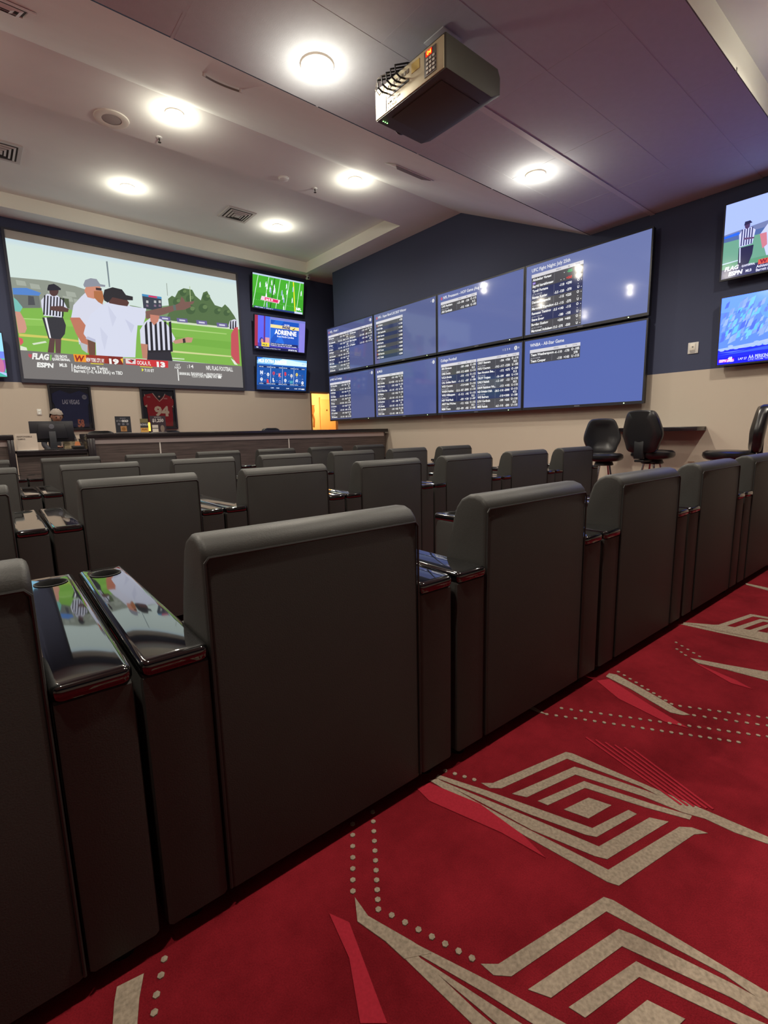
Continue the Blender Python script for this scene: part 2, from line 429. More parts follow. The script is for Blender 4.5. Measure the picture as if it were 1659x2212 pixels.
# dotted trails
def dots(cf, pts, r):
    P = []
    for p in pts:
        c = Vector(fl(cf, [p])[0]); P.append([(c.x+r*math.cos(a), c.y+r*math.sin(a)) for a in [k*math.pi/3 for k in range(6)]])
    return inlay('dot_trail', P, M_grey)
C3 = crop(1100, 1220, 559/1659)
def along(a, b, n): return [(a[0]+(b[0]-a[0])*k/(n-1), a[1]+(b[1]-a[1])*k/(n-1)) for k in range(n)]
dots(CB, along((107,105), (108,357), 7), 0.008); dots(CB, along((182,60), (203,425), 11), 0.008); dots(CB, along((253,447), (553,608), 7), 0.008)
dots(CC, [(612,525), (597,598), (577,685), (567,765)], 0.008)
dots(CA, along((135,188), (272,230), 4), 0.008)
dots(C3, along((240,960), (1470,1140), 21), 0.008); dots(C3, along((335,922), (1659,1105), 22), 0.008)
dots(C3, along((700,688), (1040,895), 10), 0.008); dots(C3, along((1095,908), (1659,985), 10), 0.008); dots(C3, along((1185,968), (1659,1035), 8), 0.008)
dots(C3, along((1075,543), (1130,582), 3), 0.008); dots(C3, along((1070,500), (1220,590), 5), 0.008)
thin = [along((800+45*k, 860+12*k), (1250+30*k, 1180+4*k), 2) for k in range(6)]
for a, b in thin:
    pa, pb = Vector(fl(crop(900,1200,759/1659), [a])[0]), Vector(fl(crop(900,1200,759/1659), [b])[0])
    s = Vector((-(pb-pa).y, (pb-pa).x)).normalized()*0.004
    inlay('hairline_stripe', [[tuple(pa+s), tuple(pb+s), tuple(pb-s), tuple(pa-s)]], M_pink, 0.001)

# ------------------------------------------------------------------ downlights
def spot(parent, loc, w, colr=LAMP_COL):
    L = bpy.data.lights.new('downlight_beam', 'POINT'); L.energy = w; L.color = colr; L.shadow_soft_size = 0.05  # unseen point fill added below the fixture to brighten the ceiling
    L.energy = w*0.05
    o = bpy.data.objects.new('added_ceiling_fill', L); col.objects.link(o); o.parent = parent; o.location = loc
    L = bpy.data.lights.new('downlight_beam', 'SPOT'); L.energy = w; L.color = colr; L.spot_size = math.radians(165); L.spot_blend = 0.8; L.shadow_soft_size = 0.05
    o = bpy.data.objects.new('downlight_beam', L); col.objects.link(o); o.parent = parent; o.location = (0, 0, -0.03)
    return o
M_lens = mat('lamp_lens', (255, 244, 214), 0.4, emit=(255, 238, 200), estr=25)
M_trim = mat('lamp_trim', (214, 208, 196), 0.4)
def downlight(x, y, z, label, rad=0.10, w=LAMP_W):
    t = empty('downlight', (x, y, z)); tag(t, label, 'downlight', 'round downlights in the ceiling')
    lathe('trim_ring', [(rad*0.82, -0.004), (rad*0.9, -0.014), (rad*1.12, -0.012), (rad*1.2, 0.0)], M_trim, t)
    lathe('lens', [(0, -0.006), (rad*0.6, -0.007), (rad*0.84, -0.003)], M_lens, t)
    spot(t, (0, 0, -0.20), w)
    return t
downlight(2.47, 3.667, H2, 'large bright downlight in the dark tiles left of the projector', 0.115)
downlight(5.352, 3.574, H2, 'bright downlight in the dark tiles right of the projector')
downlight(2.495, 6.957, H1, 'downlight between the round ceiling speaker and the sloped ceiling face')
downlight(5.293, 6.897, H1, 'downlight at the foot of the sloped ceiling face, below the projector')
downlight(2.63, 9.87, HT, 'downlight in the raised ceiling above the projection screen')
downlight(5.46, 9.80, HT, 'downlight in the raised ceiling above the stacked televisions')
# unseen lamps, added to light the room, continuing the same grid out of frame
for q_, (x, y, z) in enumerate([(-0.35, 3.62, H2), (-3.2, 3.62, H2), (-0.35, 6.93, H1), (-3.2, 6.93, H1), (-0.35, 9.85, HT), (-3.2, 9.85, HT), (2.5, 0.75, HC), (5.35, 0.75, HC), (-0.35, 0.75, HC)]):
    downlight(x, y, z, ['first added downlight left of the frame in the dark tiles', 'second added downlight left of the frame in the dark tiles', 'first added downlight left of the frame by the sloped ceiling', 'second added downlight left of the frame by the sloped ceiling', 'first added downlight left of the frame in the raised ceiling', 'second added downlight left of the frame in the raised ceiling', 'downlight above the nearest recliner row, out of frame over its middle', 'downlight above the nearest recliner row, out of frame by the right wall', 'downlight above the nearest recliner row, out of frame at its left end'][q_])

# ------------------------------------------------------------------ ceiling fittings
def vent(name, label, c, w, rot=None, mt=None):
    t = empty(name, c); tag(t, label, 'vent')
    if rot: t.rotation_euler = rot
    mt = mt or M_white
    h = w/2
    boxes('vent_frame', [(-h, h, -h, -h+0.05, -0.012, 0.0), (-h, h, h-0.05, h, -0.012, 0.0), (-h, -h+0.05, -h+0.05, h-0.05, -0.012, 0), (h-0.05, h, -h+0.05, h-0.05, -0.012, 0)], mt, t)
    box('vent_throat', -h+0.05, h-0.05, -h+0.05, h-0.05, -0.003, -0.001, mat('vent_dark', (60, 56, 52), 0.8), t)
    for k in (1, 2, 3):
        q = h-0.05-0.055*k
        if q < 0.03: break
        bm = bmesh.new(); z0, z1 = -0.008-0.006*k, -0.02-0.006*k; g = 0.03
        o4 = [(-q-g, -q-g, z0), (q+g, -q-g, z0), (q+g, q+g, z0), (-q-g, q+g, z0)]; i4 = [(-q, -q, z1), (q, -q, z1), (q, q, z1), (-q, q, z1)]
        for a in range(4): quad(bm, o4[a], o4[(a+1) % 4], i4[(a+1) % 4], i4[a])
        from_bm('louvre_ring', bm, mt, t)
    q = h-0.05-0.055*3
    if q > 0.01: box('vent_core', -q*0.8, q*0.8, -q*0.8, q*0.8, -0.036, -0.03, mt, t)
    return t
vent('air_diffuser', 'square white air diffuser in the raised ceiling above the televisions', (4.58, 9.80, HT), 0.56)
vent('air_diffuser', 'square white air diffuser at the left edge of the raised ceiling', (0.84, 9.81, HT), 0.60)
slope = math.atan2(H1-H2, YA-YFB)
def facet_z(y): return H2+(H1-H2)*(y-YFB)/(YA-YFB)
vent('air_diffuser', 'grey grille on the sloped ceiling face, top left', (0.60, 5.40, facet_z(5.40)-0.004), 0.46, (slope, 0, 0), M_ceil)
sg = empty('slot_grille', (4.80, 5.08, facet_z(5.08)-0.003)); sg.rotation_euler = (slope, 0, 0); tag(sg, 'narrow dark slot grille on the sloped ceiling face beside the projector', 'vent')
box('grille_plate', -0.34, 0.34, -0.11, 0.11, -0.006, 0.0, M_ceil, sg, 0.004)
for k in range(6): box('grille_slat', -0.30+0.03*k, 0.30, -0.085+0.033*k, -0.070+0.033*k, -0.014, -0.006, mat('grille_dark', (150, 146, 142), 0.6), sg)
ck = empty('ceiling_track', (2.14, 4.72, facet_z(4.72))); ck.rotation_euler = (slope, 0, 0); tag(ck, 'thin curved metal rail with pale end caps on the sloped ceiling', 'rail')
arc = [(-0.17+0.034*k, 0.06*math.sin(math.pi*k/10)-0.03+0.0*k, -0.02) for k in range(11)]
tube('rail', arc, 0.008, mat('rail_grey', (112, 106, 100), 0.4), ck)
for s in (0, -1):
    lathe('end_cap', [(0, -0.03), (0.016, -0.026), (0.016, 0.0)], M_white, ck, 10, (arc[s][0], arc[s][1], 0))
sp = empty('ceiling_speaker', (1.90, 7.55, H1)); tag(sp, 'round flush ceiling speaker beside the left downlight', 'speaker')
lathe('flange', [(0.115, -0.012), (0.17, -0.02), (0.20, -0.012), (0.205, 0)], M_ceil_face, sp, 32)
lathe('cone_grille', [(0, -0.014), (0.06, -0.012), (0.115, -0.008)], mat('speaker_grille', (176, 172, 166), 0.8), sp, 32)
def sprinkler(x, y, z, label):
    t = empty('sprinkler', (x, y, z)); tag(t, label, 'sprinkler', 'fire sprinklers in the ceiling')
    lathe('escutcheon', [(0.04, 0), (0.034, -0.01), (0.012, -0.014)], M_ceil, t, 14)
    lathe('sprinkler_head', [(0.01, 0), (0.01, -0.04), (0.004, -0.045), (0.004, -0.06), (0.022, -0.062), (0.022, -0.066), (0, -0.066)], mat('sprinkler_metal', (70, 66, 60), 0.4, metal=0.6), t, 10)
sprinkler(2.49, 7.60, H1, 'small sprinkler head beside the downlight next to the speaker')
sprinkler(4.93, 7.53, H1, 'small sprinkler head above the stacked televisions')
sd = empty('smoke_detector', (4.36, 7.555, H1)); tag(sd, 'flat round detector on the ceiling between the two sprinklers', 'detector')
lathe('detector_body', [(0.075, 0), (0.073, -0.02), (0.05, -0.032), (0, -0.034)], M_ceil, sd, 20)
lathe('detector_rim', [(0.085, 0), (0.085, -0.006), (0.07, -0.008)], M_ceil, sd, 20)
scm = empty('security_camera', (7.19, 11.50, H1)); tag(scm, 'small white security camera at the ceiling corner above the televisions', 'camera')
lathe('camera_base', [(0.05, 0), (0.05, -0.02), (0.02, -0.03), (0.02, -0.05), (0, -0.05)], M_white, scm, 14)
bm = bmesh.new(); bm_tube(bm, [(0.02, 0.06, -0.07), (-0.03, -0.10, -0.10)], 0.035, 12); from_bm('camera_barrel', bm, M_white, scm, True)
lathe('camera_lens', [(0, 0.0), (0.024, 0.002)], M_dark, scm, 12).matrix_local = Matrix.Translation((-0.031, -0.103, -0.1006)) @ Vector((-0.05, -0.16, -0.03)).to_track_quat('Z', 'Y').to_matrix().to_4x4()

# ------------------------------------------------------------------ recliners
def build_recliner():
    t = empty('recliner')
    prof = [(0.0, 0.055), (0.0, 0.925), (0.006, 0.942), (0.025, 0.962), (0.055, 0.972), (0.09, 0.970), (0.125, 0.952), (0.15, 0.92), (0.168, 0.87), (0.182, 0.78), (0.19, 0.68), (0.27, 0.58), (0.31, 0.50), (0.33, 0.42), (0.30, 0.30), (0.22, 0.22), (0.12, 0.055)]
    prism('backrest', prof, 'x', -0.3325, 0.3325, M_leather, t, 0.016, 3)
    bmp = bmesh.new()
    bm_tube(bmp, [(-0.328, -0.001, 0.06), (-0.328, -0.001, 0.913), (-0.318, -0.001, 0.925), (0.318, -0.001, 0.925), (0.328, -0.001, 0.913), (0.328, -0.001, 0.06)], 0.0038, 6)
    from_bm('piping', bmp, M_piping, t, True)
    box('seat', -0.325, 0.325, 0.24, 0.90, 0.30, 0.475, M_leather, t, 0.045, 4)
    box('footrest', -0.325, 0.325, 0.86, 0.925, 0.085, 0.325, M_leather, t, 0.02, 3)
    box('base', -0.30, 0.30, 0.06, 0.84, 0.05, 0.30, M_black, t)
    for sx in (-1, 1):
        a0, a1 = (0.3345, 0.4825) if sx > 0 else (-0.4825, -0.3345)
        ap = [(0.0, 0.055), (0.0, 0.683), (0.008, 0.691), (0.90, 0.691), (0.925, 0.68), (0.94, 0.64), (0.94, 0.10), (0.925, 0.055)]
        arm = prism('arm', ap, 'x', a0, a1, M_leather, t, 0.012, 2)
        # lacquered cap with a hole for the cup holder
        cx = (a0+a1)/2; hw = (a1-a0)/2+0.001; y0, y1 = -0.008, 0.955; zc0, zc1 = 0.690, 0.724; cy, cr = 0.845, 0.046
        def outline(ins, z, rad=0.022):
            pts = []
            for qx, qy, a in ((hw-rad, y1-rad, 0), (-hw+rad, y1-rad, 90), (-hw+rad, y0+rad, 180), (hw-rad, y0+rad, 270)):
                for k in range(5):
                    an = math.radians(a+22.5*k); r2 = rad-ins
                    pts.append((cx+qx+r2*math.cos(an), qy+r2*math.sin(an), z))
            return pts
        bm = bmesh.new()
        rings = [[bm.verts.new(p) for p in outline(i_, z_)] for i_, z_ in ((0.004, zc0), (0, zc0+0.006), (0, zc1-0.012), (0.003, zc1-0.005), (0.009, zc1-0.001), (0.016, zc1))]
        for A, B in zip(rings, rings[1:]):
            for k in range(len(A)): bm.faces.new((A[k], A[(k+1) % len(A)], B[(k+1) % len(B)], B[k]))
        bm.faces.new(rings[0][::-1])
        hole = [bm.verts.new((cx+cr*math.cos(2*math.pi*k/24), cy+cr*math.sin(2*math.pi*k/24), zc1)) for k in range(24)]
        he = [bm.edges.new((hole[k], hole[(k+1) % 24])) for k in range(24)]
        te = [bm.edges.get((rings[-1][k], rings[-1][(k+1) % 20])) for k in range(20)]
        bmesh.ops.triangle_fill(bm, edges=he+te, use_beauty=True)
        from_bm('arm_cap', bm, M_lacquer, arm, True)
        lathe('cup_holder', [(cr+0.004, zc1+0.002), (cr, zc1+0.003), (cr-0.003, zc1-0.002), (cr-0.003, zc1-0.028), (0, zc1-0.029)], M_dark, arm, 20, (cx, cy, 0))
    for sx in (-1, 1):
        for y in (0.07, 0.86):
            lathe('foot', [(0, 0), (0.03, 0), (0.034, 0.02), (0.034, 0.056), (0, 0.056)], M_black, t, 12, (sx*0.41, y, 0))
    return t
proto = build_recliner()
ROWS = [  # name, y of the row at x=0, x of the left edge of backrest 0, list of seat numbers
    ('nearest row', 1.108, 0.375, range(-1, 5)),
    ('second row', 3.225, 0.447, range(-1, 6)),
    ('third row', 5.33, 0.61, range(-1, 6)),
    ('far row by the counter', 7.58, 0.675, range(-1, 6))]
ORD = ['first', 'second', 'third', 'fourth', 'fifth', 'sixth', 'seventh']
ROT = -0.024
first = True
for n_row, (rn, y0, x0, idx) in enumerate(ROWS):
    for n, j in enumerate(idx):
        o = proto if first else copy_tree(proto)
        first = False
        s = x0+(0.98 if n_row or j < 0 else 0.990)*j+0.3325
        o.location = (s, y0+ROT*s, 0); o.rotation_euler = (0, 0, ROT)
        tag(o, 'dark grey leather recliner in the %s, %s from the left' % (rn, ORD[n]), 'recliner', 'recliners in rows facing the screens')

# ------------------------------------------------------------------ projector
def build_projector():
    x0, x1, y0, y1, z0, z1 = 2.75, 3.335, 2.545, 3.29, 3.60, 3.815
    t = empty('projector', (x0, y0, z0)); tag(t, 'dark grey ceiling projector with a glowing red number on its side panel', 'projector')
    w, d, h = x1-x0, y1-y0, z1-z0
    M_case = mat('projector_case', (74, 74, 66), 0.55)
    M_pan = mat('projector_panel', (206, 196, 160), 0.5)
    pr = [(0.0, 0.0), (w-0.10, 0.0), (w, 0.05), (w, h-0.05), (w-0.03, h), (0.0, h)]
    prism('case', pr, 'y', 0, d, M_case, t, 0.012, 2)
    box('side_panel', -0.006, 0.004, 0.02, d-0.005, 0.008, h-0.01, M_pan, t, 0.003)
    box('bottom_cover', 0.06, w-0.12, 0.10, d-0.12, -0.006, 0.004, M_case, t, 0.003)
    # side panel details (u runs from the rear of the projector toward its front)
    kp = box('keypad', -0.010, -0.004, 0.085, 0.20, 0.03, h-0.03, mat('keypad_grey', (84, 78, 74), 0.5), t)
    for r_ in range(4):
        for c_ in range(3):
            box('key', -0.014, -0.009, 0.10+0.03*c_, 0.118+0.03*c_, 0.042+0.026*r_, 0.056+0.026*r_, M_trim, kp)
    dsp = box('number_display', -0.0125, -0.009, 0.125, 0.182, 0.148, 0.182, mat('display_dark', (60, 8, 4), 0.3, emit=(255, 40, 10), estr=1.2), kp)
    P = Pic((x0-0.0128, y0+0.175, z0+0.153), (0, -1, 0), (0, 0, 1)); P.text('04', 0.004, 0.0, 0.024, (255, 190, 60), w=0.042, bold=0.03)
    P.build('red_digits', pic_mat('led_digits', True, None, 2.0), dsp, inv=Matrix.Translation((-x0, -y0, -z0)))
    box('warning_label', -0.009, -0.005, 0.25, 0.33, 0.125, 0.185, mat('yellow_label', (196, 168, 70), 0.6), t)
    boxes('port_row', [(-0.009, -0.005, 0.36+0.032*k, 0.38+0.032*k, 0.15, 0.175) for k in range(8)], mat('port_grey', (120, 112, 100), 0.5), t)
    boxes('port_strip', [(-0.009, -0.005, 0.36, 0.60, 0.095, 0.110), (-0.009, -0.005, 0.615, 0.630, 0.02, 0.12)], M_black, t)
    P = Pic((x0-0.0065, y0+0.60, z0+0.05), (0, -1, 0), (0, 0, 1)); P.text('HDMI  DVI  LAN', 0.0, 0.0, 0.016, (60, 54, 44), bold=0.02); P.text('PC IN  RS-232', 0.0, -0.028, 0.014, (60, 54, 44), bold=0.02)
    P.build('port_lettering', pic_mat('print', False), t, inv=Matrix.Translation((-x0, -y0, -z0)))
    for k in range(5):
        yy = 0.40+0.05*k
        tube('cable', [(-0.006, yy, 0.13), (-0.045, yy+0.01, 0.13), (-0.07, yy+0.03, 0.16), (-0.05, yy+0.06, 0.23), (0.04, yy+0.02, 0.26), (0.15, 0.42+0.01*k, 0.30)], 0.006, M_black, t, 6)
    for k in range(2):
        tube('cable', [(-0.006, 0.66+0.03*k, 0.16), (-0.03, 0.68+0.03*k, 0.20), (-0.02, 0.66+0.03*k, 0.27), (0.05, 0.60, 0.30)], 0.004, M_white, t, 6)
    lathe('lens_barrel', [(0.0, -0.02), (0.055, -0.02), (0.075, 0.0), (0.075, 0.06), (0.085, 0.06)], M_black, t, 24).matrix_local = Matrix.Translation((w*0.5, d+0.055, h*0.5)) @ Matrix.Rotation(math.pi/2, 4, 'X')
    mn = empty('ceiling_mount')
    mn.parent = t
    tube('mount_pole', [(w*0.55, d*0.45, h), (w*0.55, d*0.45, H2-z0-0.004)], 0.03, M_black, mn, 12)
    box('mount_plate', w*0.55-0.10, w*0.55+0.10, d*0.45-0.10, d*0.45+0.10, H2-z0-0.014, H2-z0-0.004, M_tile, mn, 0.004)
    for sx in (-1, 1):
        for sy in (-1, 1):
            tube('mount_arm', [(w*0.55, d*0.45, h+0.05), (w*0.55+sx*0.17, d*0.45+sy*0.2, h+0.05), (w*0.55+sx*0.17, d*0.45+sy*0.2, h-0.005)], 0.011, M_black, mn, 8)
    boxes('status_leds', [(0.03+0.02*k, 0.038+0.02*k, d-0.05, d-0.042, -0.003, 0.001) for k in range(3)], mat('led_green', (120, 220, 110), 0.4, emit=(160, 255, 150), estr=2), t)
    return t
build_projector()

# ------------------------------------------------------------------ big projection screen
SX0, SX1, SZ0, SZ1 = 0.96, 5.38, 2.37, 5.02
scr = empty('projection_screen', (SX0, YB-0.03, SZ0)); tag(scr, 'large wall projection screen showing a coach pointing on a football field', 'screen')
inv = Matrix.Translation((-SX0, -(YB-0.03), -SZ0))
box('screen_fabric', 0, SX1-SX0, -0.012, 0.0, 0, SZ1-SZ0, mat('screen_fabric', (176, 172, 166), 0.9), scr)
boxes('screen_frame', [(-0.045, 0.0, -0.03, 0.03, -0.075, SZ1-SZ0+0.03), (SX1-SX0, SX1-SX0+0.045, -0.03, 0.03, -0.075, SZ1-SZ0+0.03), (0, SX1-SX0, -0.03, 0.03, -0.075, 0.0), (0, SX1-SX0, -0.03, 0.03, SZ1-SZ0, SZ1-SZ0+0.03)], mat('screen_frame', (44, 46, 60), 0.6), scr)
P = Pic((SX0, YB-0.0425, SZ0), (1, 0, 0), (0, 0, 1)); P.cm = crop(0, 470, 560/1659)
SWm, SHm = SX1-SX0, 2.50
SKY = (206, 222, 226)
P.rect(0.0, 0.0, SWm, SHm, (197, 219, 228))
for k in range(9):   # haze of the broadcast sky, lighter toward the middle
    a = k/9; P.rect(0.0, 0.0, SWm, SHm*(1-0.05*a), tuple(int(197+(212-197)*a+0*k) if i == 0 else int((219+(227-219)*a) if i == 1 else (228+(219-228)*a)) for i in range(3)))
W = (214, 216, 232); K = (38, 38, 46); SKIN = (190, 120, 96); DSK = (92, 64, 60)
P.ppoly([(60,380),(300,402),(480,438),(570,468),(660,486),(660,610),(85,610)], (143,150,138))
for x, y in [(100,398),(190,420),(300,450),(420,470),(400,500),(470,520)]: P.ppoly([(x,y),(x+60,y+10),(x+70,y+40),(x+8,y+34)], (165,172,160))
P.ppoly([(80,450),(170,450),(262,482),(250,500),(84,492)], (86,134,205))
P.ppoly([(88,492),(250,500),(260,580),(95,582)], (112,118,112))
P.ppoly([(180,500),(215,505),(225,560),(180,560)], (78,80,84))
P.ppoly([(360,510),(440,520),(445,580),(365,580)], (84,96,72))
P.ppoly([(830,560),(905,575),(905,640),(830,640)], (128,150,116))
P.ppoly([(905,580),(1100,560),(1130,660),(905,660)], (120,150,110))
tree = [(1075,520),(1100,500),(1120,510),(1140,470),(1175,452),(1230,462),(1250,500),(1285,530),(1300,480),(1325,470),(1350,520),(1375,560),(1420,575),(1440,555),(1465,580),(1500,630),(1515,660),(1518,712),(1060,655),(1085,600)]
P.ppoly(tree, (86,112,72))
for (x, y, r) in [(1170,480,22),(1215,520,26),(1130,540,24),(1320,510,24),(1300,580,30),(1220,590,30),(1390,600,20),(1450,610,20)]: P.pell((x, y), r, r, (70, 96, 62)); P.pell((x+12, y-8), r*0.5, r*0.45, (104, 130, 84))
P.ppoly([(95,580),(300,578),(560,600),(900,636),(1060,655),(1300,684),(1532,716),(1548,955),(1100,912),(125,868)], (128,182,78))
P.ppoly([(100,640),(560,660),(560,700),(105,690)], (140,192,88)); P.ppoly([(1100,760),(1530,800),(1532,850),(1100,800)], (118,174,70))
P.ppoly([(1060,656),(1520,708),(1522,720),(1060,670)], (208,222,190))
P.ppoly([(122,742),(300,758),(505,785),(505,797),(300,772),(124,760)], (206,200,100))
P.ppoly([(205,805),(290,790),(300,800),(215,815)], (214,226,200)); P.ppoly([(1095,850),(1480,885),(1480,893),(1095,862)], (208,214,150)); P.ppoly([(1090,895),(1180,902),(1180,910),(1090,904)], (200,220,180)); P.ppoly([(105,640),(270,650),(270,657),(105,648)], (166,210,120)); P.ppoly([(1090,705),(1450,742),(1450,748),(1090,713)], (170,208,120))
for x, y in [(1020,630),(1130,642),(1255,656),(1385,672)]:
    P.ppoly([(x,y),(x+68,y+6),(x+72,y+32),(x+4,y+26)], (108,100,150)); P.ppoly([(x+16,y+9),(x+54,y+13),(x+56,y+23),(x+18,y+19)], (206,206,226))
P.ppoly([(678,280),(688,280),(705,445),(697,445)], (120,134,140)); P.ppoly([(1064,420),(1068,420),(1074,500),(1070,500)], (150,160,150)); P.ppoly([(1212,440),(1216,440),(1222,540),(1217,540)], (170,190,140))
P.ppoly([(908,488),(1033,508),(1037,600),(918,582)], (60,66,78)); P.ppoly([(908,488),(1033,508),(1034,522),(909,502)], (70,140,190)); P.ppoly([(950,497),(1005,505),(1005,516),(950,508)], (210,60,100))
for x in (935, 985, 1015): P.ppoly([(x,530),(x+14,532),(x+15,548),(x,546)], (190,190,190)); P.ppoly([(x,556),(x+14,558),(x+15,572),(x,570)], (130,110,130))
# left edge: person cut by the frame
P.ppoly([(86,510),(110,530),(145,575),(130,602),(94,604)], (120,190,180), 0)
P.ppoly([(96,600),(128,604),(160,660),(172,710),(160,738),(118,740)], (206,150,132))
P.ppoly([(118,765),(145,775),(150,800),(130,820)], (214,90,98)); P.ppoly([(130,820),(170,832),(175,850),(130,850)], (220,226,206))
# far referee
P.ppoly([(270,640),(400,632),(422,690),(415,745),(388,780),(310,775)], (54,54,60)); P.ppoly([(285,640),(298,640),(328,775),(318,776)], (230,230,236))
P.ppoly([(318,770),(352,776),(345,868),(305,862)], (92,66,64)); P.ppoly([(352,776),(392,778),(388,872),(356,868)], (98,72,70))
P.ppoly([(262,530),(300,488),(370,500),(410,540),(430,580),(425,604),(395,596),(395,640),(280,628),(266,570)], W)
for a in range(7):
    x = 282+20*a; P.ppoly([(x,496+3*a),(x+9,498+3*a),(x+4,622+2*a),(x-6,622+2*a)], K)
P.ppoly([(322,568),(395,566),(440,585),(435,605),(380,602),(322,592)], DSK)
P.pell((345,470), 30, 34, (84,60,58)); P.ppoly([(302,455),(310,430),(345,424),(372,440),(390,455),(388,464),(304,468)], (44,44,52))
# coach with the beard
P.ppoly([(470,560),(520,505),(545,482),(620,500),(660,540),(655,600),(640,640),(560,680),(556,790),(506,812),(500,760),(455,640)], W)
P.ppoly([(446,640),(510,640),(548,690),(535,740),(570,800),(600,840),(612,880),(575,878),(545,840),(520,800),(485,740)], SKIN)
P.ppoly([(506,795),(560,815),(560,870),(525,845)], (186,190,196)); P.ppoly([(560,780),(610,800),(610,880),(570,880)], (110,76,62))
P.ppoly([(540,470),(550,440),(640,440),(655,480),(645,510),(600,520),(560,510)], (206,140,116))
P.ppoly([(600,470),(655,470),(664,520),(655,556),(628,540),(602,512)], (176,112,72)); P.ppoly([(612,448),(650,452),(650,468),(614,464)], (64,48,50))
P.ppoly([(533,430),(545,400),(580,388),(618,394),(640,426),(674,432),(672,444),(620,440),(540,446)], (142,146,158))
# pointing coach in front
P.ppoly([(535,745),(548,690),(580,620),(640,570),(690,540),(760,545),(850,570),(935,582),(930,640),(915,690),(880,690),(872,780),(866,895),(720,892),(616,888),(612,800),(560,780)], (214,218,236))
P.ppoly([(560,760),(610,780),(612,800),(548,775)], (186,190,214)); P.ppoly([(690,560),(745,640),(720,700),(700,620)], (204,208,228)); P.ppoly([(800,650),(860,690),(840,740)], (200,204,226)); P.ppoly([(640,700),(690,760),(670,850),(650,780)], (204,208,228))
P.ppoly([(930,600),(1020,580),(1120,560),(1150,545),(1160,505),(1175,520),(1185,540),(1245,535),(1235,552),(1215,560),(1225,570),(1180,590),(1120,595),(1050,620),(935,650)], (124,92,84))
P.ppoly([(1105,560),(1122,558),(1128,592),(1112,596)], (96,110,104))
P.ppoly([(690,535),(720,505),(800,510),(826,545),(815,568),(760,560),(700,548)], (88,58,54))
P.ppoly([(660,500),(668,462),(720,446),(780,460),(806,496),(850,506),(850,530),(800,528),(720,510),(690,545),(666,530)], (46,44,48))
# referee behind the arm
P.ppoly([(945,850),(1090,850),(1105,920),(940,910)], (48,46,54))
P.ppoly([(895,720),(925,670),(965,640),(1030,650),(1075,690),(1122,775),(1110,800),(1085,790),(1090,855),(950,862),(942,810),(900,812)], W)
for a in range(6):
    x = 925+31*a; P.ppoly([(x,672-(4 if a else -20)),(x+15,664),(x+26,858),(x+9,860)], K)
P.ppoly([(960,620),(1020,628),(1012,665),(985,690),(962,660)], (196,130,110)); P.ppoly([(900,806),(945,812),(942,905),(912,900)], (188,130,108))
P.ppoly([(1105,790),(1160,775),(1200,765),(1235,770),(1225,800),(1180,800),(1120,808)], (196,146,124)); P.ppoly([(1168,776),(1184,773),(1188,800),(1172,804)], (60,50,50))
P.ppoly([(945,850),(1088,848),(1090,860),(946,864)], (40,38,44))
# right edge
P.ppoly([(1462,690),(1470,662),(1500,650),(1518,660),(1520,720),(1466,712)], W)
for a in range(3): P.ppoly([(1472+16*a,664),(1479+16*a,660),(1480+16*a,714),(1470+16*a,712)], K)
P.ppoly([(1478,745),(1500,705),(1522,700),(1534,940),(1510,930),(1478,880)], (196,84,92)); P.ppoly([(1476,900),(1500,915),(1522,945),(1500,940)], (228,232,220))
# broadcast banner
P.ppoly([(127,848),(480,876),(800,902),(1110,918),(1546,951),(1556,1094),(155,1034)], (118,114,112))
P.ppoly([(468,873),(630,882),(786,892),(787,942),(630,930),(478,922)], (150,52,40)); P.ppoly([(468,873),(550,878),(552,926),(478,922)], (236,150,44)); P.ppoly([(690,886),(786,892),(787,942),(692,934)], (126,44,36)); P.ppoly([(770,905),(787,900),(787,935)], (246,196,60))
P.ptext('W', (482,918), (545,922), 36, (150,40,36), 0.04, 0.2)
P.ppoly([(800,900),(1075,918),(1076,962),(805,940)], (204,54,58)); P.ppoly([(803,902),(868,907),(868,938),(806,934)], (222,214,214)); P.ppoly([(815,914),(855,910),(845,932)], (190,50,56)); P.ppoly([(830,906),(862,914),(850,920)], (40,34,38))
WH = (240,240,236)
P.ptext('FLAG', (205,904), (318,912), 36, WH, 0.05, 0.25); P.ppoly([(180,872),(205,876),(200,900),(183,890)], (190,80,90)); P.ppoly([(322,878),(330,878),(327,914),(320,914)], (120,200,80))
P.ptext('12U BOYS', (352,894), (430,899), 16, WH, 0.04); P.ptext('QUARTERFINAL', (334,912), (450,919), 15, WH, 0.04)
P.ptext('NEW YORK CITY, NY', (552,921), (668,927), 24, WH, 0.03); P.ptext('19', (700,934), (762,938), 30, WH, 0.06)
P.ptext('OCALA, FL', (878,940), (965,946), 24, WH, 0.02); P.ptext('13', (1004,954), (1058,958), 30, WH, 0.06)
P.ppoly([(580,930),(662,935),(662,942),(580,937)], (206,190,60)); P.ppoly([(895,950),(975,956),(975,962),(895,956)], (206,190,60))
P.ptext('ESPN', (236,955), (346,960), 28, WH, 0.05, 0.15); P.ptext('MLB', (382,954), (430,957), 22, WH, 0.02)
P.ppoly([(457,935),(462,935),(464,985),(459,985)], WH)
P.ptext('Athletics vs Twins', (470,966), (688,970), 24, WH, 0.02); P.ptext('Barrett (1-0, 4.64 ERA) vs TBD', (474,990), (785,1000), 22, WH, 0.02)
P.ppoly([(906,963),(920,974),(908,986)], (226,232,60)); P.ptext('7:10 ET', (926,986), (986,989), 18, WH, 0.02)
P.ptext('1ST', (1125,950), (1152,952), 14, WH, 0.01); P.ptext('HALF', (1118,966), (1158,968), 14, WH, 0.01); P.ptext(':14', (1198,962), (1238,965), 22, WH, 0.01)
